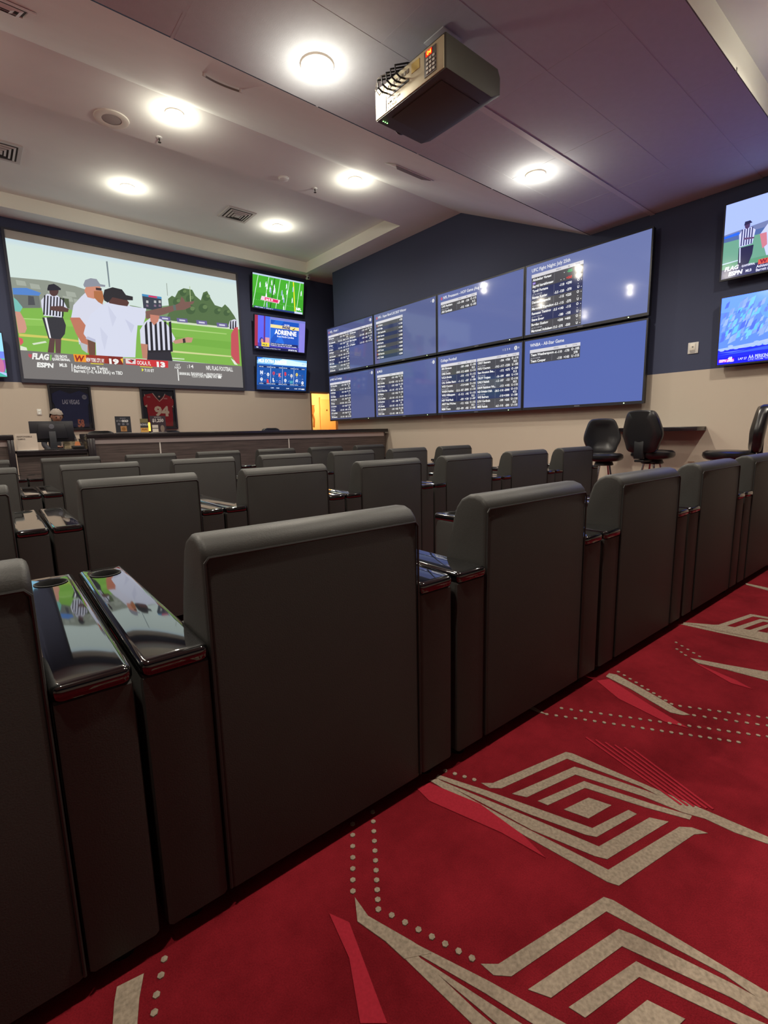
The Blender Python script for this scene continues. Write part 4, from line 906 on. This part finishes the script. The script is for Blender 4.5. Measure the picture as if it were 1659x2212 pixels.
# ------------------------------------------------------------------ betting counter
def wood_mat():
    mt = bpy.data.materials.new('dark_wood'); mt.use_nodes = True; nt = mt.node_tree; b = nt.nodes['Principled BSDF']
    g = nt.nodes.new('ShaderNodeTexCoord'); mp = nt.nodes.new('ShaderNodeMapping'); mp.inputs['Scale'].default_value = (1.2, 8, 26)
    n = nt.nodes.new('ShaderNodeTexNoise'); n.inputs['Scale'].default_value = 1.6; n.inputs['Detail'].default_value = 8; n.inputs['Roughness'].default_value = 0.65
    nt.links.new(g.outputs['Object'], mp.inputs['Vector']); nt.links.new(mp.outputs[0], n.inputs['Vector'])
    r = nt.nodes.new('ShaderNodeValToRGB'); e = r.color_ramp.elements; e[0].position = .35; e[0].color = (*lin((58, 48, 46)), 1); e[1].position = .7; e[1].color = (*lin((98, 84, 80)), 1)
    nt.links.new(n.outputs['Fac'], r.inputs[0]); nt.links.new(r.outputs[0], b.inputs['Base Color']); b.inputs['Roughness'].default_value = .45
    return mt
M_wood = wood_mat()
M_top = mat('counter_top', (34, 28, 32), 0.22)
M_band = mat('counter_band', (206, 190, 186), 0.35)
M_seam = mat('counter_seam', (214, 206, 200), 0.4)
YC, ZC = 8.92, 1.285
ct = empty('betting_counter', (0, YC, 0)); tag(ct, 'long dark wood betting counter with black top and pale band', 'counter')
X0, X1 = 1.52, 7.48
for (a, b) in [(X0, 2.485), (2.505, 4.955), (4.975, X1)]: box('front_panel', a, b, 0, 0.03, 0.0, ZC-0.165, M_wood, ct)
for a in (2.485, 4.955): box('panel_seam', a, a+0.02, -0.006, 0.03, 0.0, ZC-0.165, M_seam, ct)
box('pale_band', X0, X1, 0.005, 0.03, ZC-0.165, ZC-0.075, M_band, ct)
box('counter_top', X0-0.1, X1+0.08, -0.06, 0.62, ZC-0.075, ZC, M_top, ct, 0.006)
box('carcass', X0, X1, 0.03, 0.55, 0.0, ZC-0.075, M_wood, ct)
box('end_post', X0-0.1, X0, -0.06, 0.62, 0.0, ZC-0.075, M_top, ct, 0.004)
box('end_panel', X1, X1+0.03, 0.0, 0.60, 0.0, ZC-0.075, M_wood, ct)
# lower clerk station between the two counters
st = empty('clerk_station', (0, YC, 0)); tag(st, 'low dark clerk station in the gap left of the counter, holding the monitor', 'counter')
box('station_front', 0.515, 1.41, 0.0, 0.03, 0.0, 1.01, M_wood, st); box('station_top', 0.515, 1.41, -0.03, 0.62, 1.01, 1.05, M_top, st, 0.004); box('station_ledge', 0.515, 1.41, -0.05, 0.04, 0.985, 1.01, M_top, st)
lc = empty('betting_counter', (0, YC, 0)); tag(lc, 'end of a second betting counter cut off by the left edge', 'counter')
box('front_panel', -2.6, 0.42, 0, 0.03, 0, ZC-0.165, M_wood, lc); box('pale_band', -2.6, 0.42, 0.005, 0.03, ZC-0.165, ZC-0.075, M_band, lc); box('counter_top', -2.6, 0.505, -0.06, 0.62, ZC-0.075, ZC, M_top, lc, 0.006); box('end_post', 0.42, 0.50, -0.06, 0.62, 0, ZC-0.075, M_top, lc, 0.004); box('carcass', -2.6, 0.42, 0.03, 0.55, 0, ZC-0.075, M_wood, lc)

# monitor seen from behind
mo = empty('monitor', (1.01, YC+0.25, 1.05)); mo.rotation_euler = (0, 0, math.radians(-6)); tag(mo, 'black computer monitor seen from behind on the clerk station', 'monitor')
box('screen_back', -0.285, 0.285, 0.0, 0.03, 0.12, 0.435, mat('monitor_black', (30, 30, 38), 0.35), mo, 0.008)
prism('back_bulge', [(-0.20, 0.17), (0.20, 0.17), (0.17, 0.39), (-0.17, 0.39)], 'y', -0.03, 0.0, mat('monitor_black', (30, 30, 38)), mo, 0.006, 2)
box('stand_neck', -0.045, 0.045, -0.045, -0.01, 0.01, 0.28, mat('stand_grey', (52, 54, 60), 0.4), mo, 0.006)
box('stand_foot', -0.13, 0.13, -0.10, 0.10, 0.0, 0.014, M_black, mo, 0.004)
lathe('round_badge', [(0, 0.004), (0.032, 0.004), (0.036, 0.0)], mat('badge_dim', (96, 96, 106), 0.4), mo, 20).matrix_local = Matrix.Translation((0, -0.031, 0.35)) @ Matrix.Rotation(math.pi/2, 4, 'X')
ph = empty('ticket_printer', (1.31, YC+0.03, 1.05)); tag(ph, 'small black ticket printer with a strip of orange paper in front of the monitor', 'printer')
box('printer_body', -0.09, 0.06, -0.06, 0.10, 0.0, 0.055, M_black, ph, 0.01); box('paper_slot', -0.06, 0.03, -0.065, -0.058, 0.03, 0.036, M_dark, ph); prism('orange_ticket', [(-0.055, 0.055), (0.03, 0.055), (0.015, 0.115), (-0.04, 0.115)], 'y', 0.02, 0.024, mat('orange_paper', (206, 130, 84), 0.7), ph)
sgn = empty('paper_sign', (0.66, YC+0.06, 1.051)); sgn.rotation_euler = (0, 0, math.radians(-4)); tag(sgn, 'white printed paper sign in a stand left of the monitor', 'sign')
box('sign_sheet', -0.13, 0.13, 0.0, 0.006, 0.012, 0.25, mat('sheet_white', (206, 192, 178), 0.6), sgn); box('sign_foot', -0.13, 0.13, -0.03, 0.06, 0.0, 0.012, M_white, sgn, 0.003)
P = Pic((0, 0, 0), (1, 0, 0), (0, 0, 1)); P.text('RESPONSIBLE', -0.11, 0.195, 0.020, (96, 84, 80), w=0.18, bold=.02); P.text('GAMING', -0.105, 0.16, 0.020, (96, 84, 80), w=0.09, bold=.02)
o = P.build('sign_lettering', pic_mat('print', False), sgn); o.location = (0, -0.0012, 0)
tr = empty('paper_tray', (1.27, YC+0.45, 1.051)); tag(tr, 'wire tray of folded cream papers right of the monitor', 'tray')
boxes('tray_wire', [(-0.13, 0.13, -0.10, 0.10, 0.0, 0.006), (-0.13, -0.124, -0.10, 0.10, 0.0, 0.16), (0.124, 0.13, -0.10, 0.10, 0.0, 0.16), (-0.13, 0.13, -0.10, -0.094, 0.15, 0.16), (-0.13, 0.13, 0.094, 0.10, 0.15, 0.16)], M_chrome, tr)
for k in range(5): box('paper_stack', -0.11, 0.10-0.008*(k % 3), -0.085, 0.085, 0.008+0.026*k, 0.028+0.026*k, mat('cream_paper', (204, 188, 150), 0.7), tr).rotation_euler = (0, 0, 0.03*(k % 3-1))
lathe('tray_knob', [(0, 0.22), (0.02, 0.215), (0.024, 0.19), (0.012, 0.16)], M_white, tr, 12, (0.03, 0.03, 0))

# standing cards on the counter
def card(x, z0, w, h, label, bgc, draw, y=YC+0.22):
    t = empty('card_stand', (x, y, z0)); tag(t, label, 'card stand', 'cards on the counter')
    box('card_panel', -w/2, w/2, 0, 0.006, 0.008, h, mat('card_%d_%d_%d' % bgc, bgc, 0.35), t); box('card_foot', -w/2, w/2, -0.03, 0.06, 0, 0.008, mat('clear_foot', (150, 146, 140), 0.2), t, 0.002)
    P = Pic((0, 0, 0), (1, 0, 0), (0, 0, 1)); draw(P, w, h); o = P.build('card_print', pic_mat('print', False), t); o.location = (0, -0.001, 0); return t
def c1(P, w, h): P.text('SPORTS', 0, h*.84, .020, (140, 140, 150), center=True); P.text('BET ON', -w*.42, h*.68, .026, (150, 150, 156), w=w*.3); P.text('GOLD', -w*.08, h*.67, .032, (226, 226, 226), w=w*.42, bold=.05); [P.ell(w*a, h*.54, .020, .020, (110, 110, 120), 10) for a in (-.28, 0, .28)]; P.rect(-w*.2, h*.10, w*.2, h*.42, (168, 128, 90)); P.ell(0, h*.25, .03, .03, (140, 100, 60))
def c2(P, w, h): P.rect(-w/2, h*.72, w/2, h, (120, 112, 80)); P.text('BONUS', 0, h*.52, .030, (180, 180, 180), center=True, bold=.04); P.rect(-w/2, 0.01, w/2, h*.36, (204, 160, 88)); P.text('PLAY', 0, h*.18, .028, (150, 76, 50), center=True, bold=.04)
def c3(P, w, h): P.text('MEMBERS', 0, h*.88, .022, (150, 144, 146), center=True); P.text('$1,250', 0, h*.64, .052, (196, 188, 186), w=w*.72, center=False if False else True, bold=.04); P.rect(-w*.40, h*.28, -w*.02, h*.46, (206, 196, 186)); P.rect(-w*.40, h*.04, -w*.02, h*.24, (206, 196, 186)); P.ell(w*.25, h*.24, .035, .06, (130, 116, 106))
card(2.01, ZC, 0.235, 0.275, 'black counter card with an orange square, standing alone on the counter', (46, 48, 56), c1)
card(2.335, ZC, 0.125, 0.235, 'narrow gold and grey card beside the red jersey', (60, 62, 68), c2)
card(2.56, ZC, 0.255, 0.285, 'dark purple card with large pale numerals in front of the red jersey', (58, 46, 54), c3)
lm = empty('glow_lamp', (2.435, YC+0.30, ZC)); tag(lm, 'small orange and yellow glowing lamp between the cards on the counter', 'lamp')
lathe('lamp_base', [(0, 0), (0.03, 0), (0.03, 0.02), (0.02, 0.03)], M_black, lm, 12); lathe('glow_tube', [(0.0, 0.03), (0.02, 0.03), (0.024, 0.08), (0.018, 0.17), (0, 0.18)], mat('glow', (255, 190, 80), 0.4, emit=(255, 190, 70), estr=2.0), lm, 12)
# office chairs behind the counter: only their rounded tops show
def office_chair(x, y, ztop, label, rz=0):
    t = empty('office_chair', (x, y, 0), rz); tag(t, label, 'chair', 'office chairs behind the counter')
    prof = smooth_loop([(-0.22, 0.0, 0), (-0.24, 0.30, 0), (-0.19, 0.52, 0), (0, 0.55, 0), (0.19, 0.52, 0), (0.24, 0.30, 0), (0.22, 0.0, 0)], 4)
    prism('backrest', [(p[0], p[1]+ztop-0.55) for p in prof], 'y', -0.03, 0.04, M_vinyl, t, 0.015, 2)
    box('seat', -0.24, 0.24, 0.06, 0.50, ztop-0.62, ztop-0.54, M_vinyl, t, 0.03, 3)
    tube('back_post', [(0, 0.0, ztop-0.25), (0, -0.03, ztop-0.5), (0, 0.2, ztop-0.62)], 0.02, M_black, t); tube('gas_post', [(0, 0.28, 0.1), (0, 0.28, ztop-0.6)], 0.03, M_black, t, 10)
    for k in range(5):
        a = 2*math.pi*k/5; tube('base_leg', [(0, 0.28, 0.12), (0.3*math.cos(a), 0.28+0.3*math.sin(a), 0.05)], [0.025, 0.016], M_black, t); lathe('caster', [(0, 0), (0.025, 0.005), (0.03, 0.03), (0.02, 0.055), (0, 0.06)], M_black, t, 10, (0.3*math.cos(a), 0.28+0.3*math.sin(a), 0))
office_chair(1.78, 9.75, 1.335, 'black chair top peeking over the counter left of the black card')
office_chair(2.92, 9.75, 1.325, 'black chair top peeking over the counter right of the red jersey')
office_chair(4.98, 9.70, 1.345, 'black chair top peeking over the counter below the televisions')

# ------------------------------------------------------------------ framed jerseys, switches
def frame(x0, x1, z0, z1, label, draw):
    t = empty('framed_jersey', (x0, YB, z0)); tag(t, label, 'framed jersey', 'framed jerseys on the back wall')
    w, h = x1-x0, z1-z0
    M_fr = mat('frame_black', (30, 29, 33), 0.3)
    boxes('frame_moulding', [(0, 0.035, -0.05, 0, 0, h), (w-0.035, w, -0.05, 0, 0, h), (0.035, w-0.035, -0.05, 0, 0, 0.035), (0.035, w-0.035, -0.05, 0, h-0.035, h)], M_fr, t)
    box('backing', 0.035, w-0.035, -0.012, -0.001, 0.035, h-0.035, mat('backing_dark', (44, 44, 56), 0.7), t)
    draw(t, w, h)
    g = box('glass', 0.035, w-0.035, -0.042, -0.040, 0.035, h-0.035, glass_mat(), t)
    return t
def glass_mat():
    if 'picture_glass' in _cache: return _cache['picture_glass']
    mt = bpy.data.materials.new('picture_glass'); mt.use_nodes = True; nt = mt.node_tree
    for n in list(nt.nodes): nt.nodes.remove(n)
    out = nt.nodes.new('ShaderNodeOutputMaterial'); tr_ = nt.nodes.new('ShaderNodeBsdfTransparent'); gl = nt.nodes.new('ShaderNodeBsdfGlossy'); gl.inputs['Roughness'].default_value = 0.03
    fr = nt.nodes.new('ShaderNodeFresnel'); fr.inputs['IOR'].default_value = 1.5; mx = nt.nodes.new('ShaderNodeMixShader')
    nt.links.new(fr.outputs[0], mx.inputs[0]); nt.links.new(tr_.outputs[0], mx.inputs[1]); nt.links.new(gl.outputs[0], mx.inputs[2]); nt.links.new(mx.outputs[0], out.inputs[0])
    _cache['picture_glass'] = mt; return mt
def flat(t, name, pts, y0, y1, mt): return prism(name, pts, 'y', y0, y1, mt, t, 0.003, 1)
def jersey_red(t, w, h):
    M = mat('jersey_red', (168, 40, 52), 0.8, noise=.12, nscale=9)
    s = [(0.13, 0.06), (w-0.10, 0.06), (w-0.085, 0.30), (w-0.09, h*.52), (w-0.05, h*.60), (w-0.045, h*.72), (w-0.10, h*.80), (w-0.22, h*.86), (w*.5+0.02, h*.70), (0.27, h*.88), (0.11, h*.84), (0.06, h*.76), (0.065, h*.58), (0.12, h*.56), (0.13, 0.30)]
    j = flat(t, 'jersey', s, -0.026, -0.012, M)
    bmn = bmesh.new(); bm_tube(bmn, [(0.26, -0.028, h*.88), (0.33, -0.029, h*.76), (w*.5+0.02, -0.029, h*.68), (w*.5+0.10, -0.029, h*.76), (w-0.22, -0.028, h*.87)], 0.007, 6); from_bm('collar', bmn, mat('jersey_white', (222, 210, 200), 0.8), j, True)
    P = Pic((0, 0, 0), (1, 0, 0), (0, 0, 1)); wh = (226, 206, 188)
    P.text('94', w*.36, h*.33, .20, wh, w=w*.42, bold=.05); P.rect(w*.19, h*.77, w*.28, h*.80, (196, 140, 140)); P.rect(w*.66, h*.74, w*.76, h*.77, (196, 140, 140)); P.ell(w*.53, h*.80, .022, .02, (206, 170, 160), 10)
    P.poly([(w*.10, h*.56), (w*.17, h*.60), (w*.175, h*.56), (w*.16, h*.53)], wh); P.poly([(w*.87, h*.56), (w*.93, h*.60), (w*.90, h*.57), (w*.92, h*.53)], wh); P.rect(w*.12, h*.80, w*.135, h*.85, wh); P.rect(w*.87, h*.76, w*.885, h*.82, wh)
    o = P.build('jersey_print', pic_mat('print', False), j); o.location = (0, -0.0275, 0)
def jersey_navy(t, w, h):
    M = mat('jersey_navy', (54, 58, 96), 0.8, noise=.15, nscale=7)
    s = [(0.10, 0.06), (w-0.09, 0.06), (w-0.08, h*.55), (w-0.05, h*.62), (w-0.06, h*.80), (w-0.20, h*.88), (w*.5, h*.80), (0.20, h*.88), (0.06, h*.80), (0.055, h*.62), (0.09, h*.55)]
    j = flat(t, 'jersey', s, -0.026, -0.012, M)
    box('top_bar', 0.05, w-0.05, -0.024, -0.014, h*.93, h*.945, mat('bar_grey', (120, 118, 128), 0.4), t)
    P = Pic((0, 0, 0), (1, 0, 0), (0, 0, 1)); P.text('LAS VEGAS', w*.30, h*.58, .085, (196, 196, 214), w=w*.40, bold=.02)
    P.ell(w*.83, h*.74, .042, .048, (150, 150, 164)); P.text('SV', w*.83, h*.72, .035, (90, 90, 104), center=True); P.text('58', w*.60, h*.08, .14, (206, 130, 110), w=w*.16, bold=.05)
    o = P.build('jersey_print', pic_mat('print', False), j); o.location = (0, -0.0275, 0)
frame(1.315, 2.055, 1.385, 2.285, 'framed navy LAS VEGAS jersey behind the computer monitor', jersey_navy)
frame(2.99, 3.735, 1.39, 2.28, 'framed red number 94 jersey under the projection screen', jersey_red)
def plate(name, label, loc, w, h, axis, detail):
    t = empty(name, loc); tag(t, label, 'wall plate')
    if axis == 'x': t.rotation_euler = (0, 0, -math.pi/2)
    box('cover', -w/2, w/2, -0.012, 0, -h/2, h/2, M_white if detail != 'brown' else mat('plate_tan', (142, 116, 100), 0.5), t, 0.003)
    if detail == 'thermostat':
        box('inner_panel', -w*.3, w*.22, -0.018, -0.012, -h*.2, h*.36, M_trim, t, 0.002); box('display', -w*.1, w*.04, -0.0195, -0.018, h*.04, h*.14, mat('lcd_grey', (90, 90, 96), 0.4), t); boxes('caption_lines', [(-w*.3, w*.25, -0.0135, -0.012, -h*.32, -h*.28), (-w*.25, w*.2, -0.0135, -0.012, -h*.42, -h*.38)], mat('lcd_grey', (90, 90, 96)), t)
    else:
        for s in (-1, 1): box('socket', -w*.22, w*.22, -0.0145, -0.012, s*h*.22-h*.13, s*h*.22+h*.13, M_ceil if detail != 'brown' else mat('plate_dark', (110, 88, 76), 0.5), t, 0.002)
plate('wall_control', 'square white control plate on the blue wall between boards and televisions', (XR, 2.57, 2.225), 0.125, 0.145, 'x', 'thermostat')
plate('wall_outlet', 'tan outlet low on the cream right wall behind the recliners', (XR, 2.49, 0.655), 0.075, 0.115, 'x', 'brown')
plate('light_switch', 'small grey switch plate on the cream wall left of the navy jersey', (1.135, YB, 1.745), 0.075, 0.115, 'y', 'switch')

# picture on the corridor wall
cp = empty('wall_hanging', (8.715, 13.99, 1.42)); tag(cp, 'narrow brown hanging on the warm corridor wall seen through the doorway', 'wall hanging')
tube('hanger_rod', [(-0.09, -0.012, 0.70), (0.09, -0.012, 0.70)], 0.008, mat('picture_brown', (96, 52, 20), 0.5), cp)
prism('upper_cloth', [(-0.05, 0.70), (0.055, 0.70), (0.07, 0.52), (0.02, 0.40), (-0.06, 0.44)], 'y', -0.02, -0.004, mat('hanging_brown', (176, 104, 44), 0.7, noise=.5, nscale=9), cp)
prism('lower_cloth', [(-0.02, 0.40), (0.03, 0.40), (0.07, 0.26), (0.05, 0.0), (0.0, 0.03), (0.02, 0.22)], 'y', -0.02, -0.004, mat('hanging_tan', (150, 92, 30), 0.7, noise=.5, nscale=9), cp)

# ------------------------------------------------------------------ drink ledge and stools on the right
lg = empty('drink_ledge', (XR, 2.9, 1.16)); tag(lg, 'dark wall-mounted drink ledge behind the bar stools', 'ledge')
box('ledge_top', -0.34, 0.0, -0.56, 0.62, -0.03, 0.025, M_top, lg, 0.005)
for y in (0.10, 0.35): prism('bracket', [(-0.28, -0.03), (0.0, -0.03), (0.0, -0.30)], 'y', y, y+0.03, M_top, lg)
def build_stool():
    t = empty('bar_stool')
    # local: +y is where the sitter faces; backrest behind at -y; z=0 floor
    zs = 0.80
    prof = [(0.0, zs-0.075), (0.19, zs-0.07), (0.235, zs-0.05), (0.25, zs-0.02), (0.245, zs+0.015), (0.215, zs+0.035), (0.15, zs+0.04), (0.0, zs+0.035)]
    lathe('seat', prof, M_vinyl, t, 28); lathe('swivel', [(0, zs-0.13), (0.12, zs-0.13), (0.13, zs-0.12), (0.11, zs-0.07), (0, zs-0.07)], M_black, t, 16)
    # bucket backrest: rounded shield, gently curved
    out = smooth_loop([(-0.165, zs+0.03, 0), (-0.215, zs+0.13, 0), (-0.25, zs+0.24, 0), (-0.22, zs+0.38, 0), (-0.165, zs+0.50, 0), (-0.08, zs+0.525, 0), (0.08, zs+0.525, 0), (0.165, zs+0.50, 0), (0.22, zs+0.38, 0), (0.25, zs+0.24, 0), (0.215, zs+0.13, 0), (0.165, zs+0.03, 0), (0, zs+0.015, 0)], 4)
    bm = bmesh.new(); cz = zs+0.28
    def pos(x, z, s, dep): 
        xx, zz = x*s, cz+(z-cz)*s
        return (xx, -0.235-0.10*(zz-zs)+0.55*xx*xx+dep, zz)
    lay = [(1.0, -0.03), (1.0, 0.015), (0.95, 0.04), (0.80, 0.045), (0.62, 0.025), (0.30, 0.018)]
    back = [(1.0, -0.03), (0.94, -0.045), (0.6, -0.05), (0.25, -0.052)]
    for L_ in (lay, back):
        rr = [[bm.verts.new(pos(p[0], p[1], s, d)) for p in out] for s, d in L_]
        for A, B in zip(rr, rr[1:]):
            for k in range(len(A)): bm.faces.new((A[k], A[(k+1) % len(A)], B[(k+1) % len(B)], B[k]))
        bm.faces.new(rr[-1])
    bmesh.ops.remove_doubles(bm, verts=bm.verts, dist=1e-5)
    from_bm('backrest', bm, M_vinyl, t, True)
    box('back_bracket', -0.06, 0.06, -0.30, -0.255, zs-0.06, zs+0.16, M_black, t, 0.006); box('bracket_foot', -0.06, 0.06, -0.28, -0.05, zs-0.10, zs-0.072, M_black, t, 0.004)
    for a in (45, 135, 225, 315):
        c, s = math.cos(math.radians(a)), math.sin(math.radians(a)); tube('leg', [(0.09*c, 0.09*s, zs-0.12), (0.16*c, 0.16*s, 0.34), (0.235*c, 0.235*s, 0.0)], 0.013, M_chrome, t, 10)
    tube('foot_ring', [(0.205*math.cos(2*math.pi*k/28), 0.205*math.sin(2*math.pi*k/28), 0.27) for k in range(28)], 0.011, M_chrome, t, 8, closed=True)
    return t
s0 = build_stool()
s0.location = (6.88, 3.36, 0); s0.rotation_euler = (0, 0, math.radians(126)); tag(s0, 'black vinyl bar stool with chrome legs facing the camera, leftmost of three', 'bar stool', 'bar stools at the drink ledge')
s1 = copy_tree(s0); s1.location = (6.95, 2.74, 0.0); s1.rotation_euler = (0, 0, math.radians(-100)); s1.scale = (1.06, 1.06, 1.06); s1['label'] = 'black bar stool with its back turned to the camera, middle of three'
s2 = copy_tree(s0); s2.location = (6.94, 1.88, 0.0); s2.rotation_euler = (0, 0, math.radians(18)); s2.scale = (1.07, 1.07, 1.07); s2['label'] = 'black bar stool seen from the side, cut off by the right edge'

# ------------------------------------------------------------------ clerk behind the monitor
def build_clerk():
    t = empty('person', (1.20, 10.12, 0)); tag(t, 'person with grey hair and dark shirt standing behind the monitor', 'person')
    me = bpy.data.meshes.new('body'); 
    V = [(0,0.02,0.95),(0,0.02,1.12),(0,0.0,1.32),(0,-0.01,1.42),(0,-0.03,1.50),
         (0.17,0,1.36),(0.23,-0.04,1.12),(0.17,-0.24,1.02),(0.11,-0.34,1.07),
         (-0.17,0,1.36),(-0.23,-0.04,1.12),(-0.17,-0.24,1.02),(-0.11,-0.34,1.07),
         (0.10,0.02,0.88),(0.11,-0.01,0.48),(0.11,0.02,0.09),(0.12,-0.13,0.04),
         (-0.10,0.02,0.88),(-0.11,-0.01,0.48),(-0.11,0.02,0.09),(-0.12,-0.13,0.04)]
    E_ = [(0,1),(1,2),(2,3),(3,4),(2,5),(5,6),(6,7),(7,8),(2,9),(9,10),(10,11),(11,12),(0,13),(13,14),(14,15),(15,16),(0,17),(17,18),(18,19),(19,20)]
    Rr = [.14,.14,.14,.06,.06,.07,.05,.04,.033,.07,.05,.04,.033,.09,.06,.045,.04,.09,.06,.045,.04]
    me.from_pydata(V, E_, []); o = link_mesh('body', me, mat('shirt_dark', (40, 40, 48), 0.8), t)
    sk = o.modifiers.new('skin', 'SKIN'); 
    for i, v in enumerate(me.skin_vertices[0].data): v.radius = (Rr[i], Rr[i]*0.85); v.use_root = (i == 0)
    ss = o.modifiers.new('sub', 'SUBSURF'); ss.levels = 1; ss.render_levels = 2
    M_sk = mat('skin', (150, 108, 90), 0.6)
    hd = empty('head'); hd.parent = t; hd.location = (0, -0.05, 1.585); hd.rotation_euler = (math.radians(14), 0, math.radians(8))
    bm = bmesh.new(); bmesh.ops.create_uvsphere(bm, u_segments=24, v_segments=16, radius=1.0)
    for v in bm.verts:
        x, y, z = v.co; jaw = 1-0.28*max(0, -z); v.co = Vector((x*0.078*jaw, y*0.098*(1-0.12*max(0, -z)), z*0.118))
        if y < -0.75 and -0.35 < z < 0.15 and abs(x) < 0.28: v.co.y -= 0.02*(1-abs(x)/0.28)
    from_bm('face', bm, M_sk, hd, True)
    bm = bmesh.new(); bmesh.ops.create_uvsphere(bm, u_segments=24, v_segments=16, radius=1.0)
    bmesh.ops.delete(bm, geom=[v for v in bm.verts if v.co.z < (0.25 if v.co.y < -0.2 else -0.35)], context='VERTS')
    for v in bm.verts: x, y, z = v.co; v.co = Vector((x*0.105, y*0.115+0.004, z*0.138+0.006*math.sin(20*x)))
    from_bm('hair', bm, mat('grey_hair', (132, 122, 114), 0.8, noise=.3, nscale=40), hd, True)
    for s in (-1, 1):
        bm = bmesh.new(); bmesh.ops.create_uvsphere(bm, u_segments=10, v_segments=8, radius=0.012, matrix=Matrix.Translation((s*0.030, -0.088, 0.008))); from_bm('eye', bm, mat('eye_dark', (50, 40, 36), 0.3), hd, True)
        bm = bmesh.new(); bmesh.ops.create_uvsphere(bm, u_segments=10, v_segments=8, radius=1.0)
        for v in bm.verts: v.co = Vector((s*0.078+v.co.x*0.010, 0.005+v.co.y*0.02, -0.005+v.co.z*0.032))
        from_bm('ear', bm, M_sk, hd, True)
    box('mouth', -0.024, 0.024, -0.092, -0.084, -0.062, -0.054, mat('lip', (150, 84, 78), 0.6), hd, 0.002)
    for s in (-1, 1):   # hands with five fingers each, on the keyboard
        hn = empty('hand'); hn.parent = t; hn.location = (s*0.11, -0.355, 1.075); hn.rotation_euler = (math.radians(-8), 0, -s*0.15)
        bm = bmesh.new(); bm_box(bm, -0.04, 0.04, -0.085, 0.01, -0.014, 0.014, 0.012, 2)
        for k, (x, l) in enumerate([(-0.032, .062), (-0.011, .074), (0.011, .070), (0.031, .056)]): bm_tube(bm, [(x, -0.075, 0.0), (x, -0.09-l*.45, 0.006), (x, -0.09-l, -0.014)], [0.0095, 0.009, 0.0075], 8)
        bm_tube(bm, [(-s*0.03, -0.02, 0), (-s*0.062, -0.045, 0.0), (-s*0.068, -0.085, -0.008)], [0.012, 0.011, 0.008], 8)
        from_bm('palm_and_fingers', bm, M_sk, hn, True)
build_clerk()
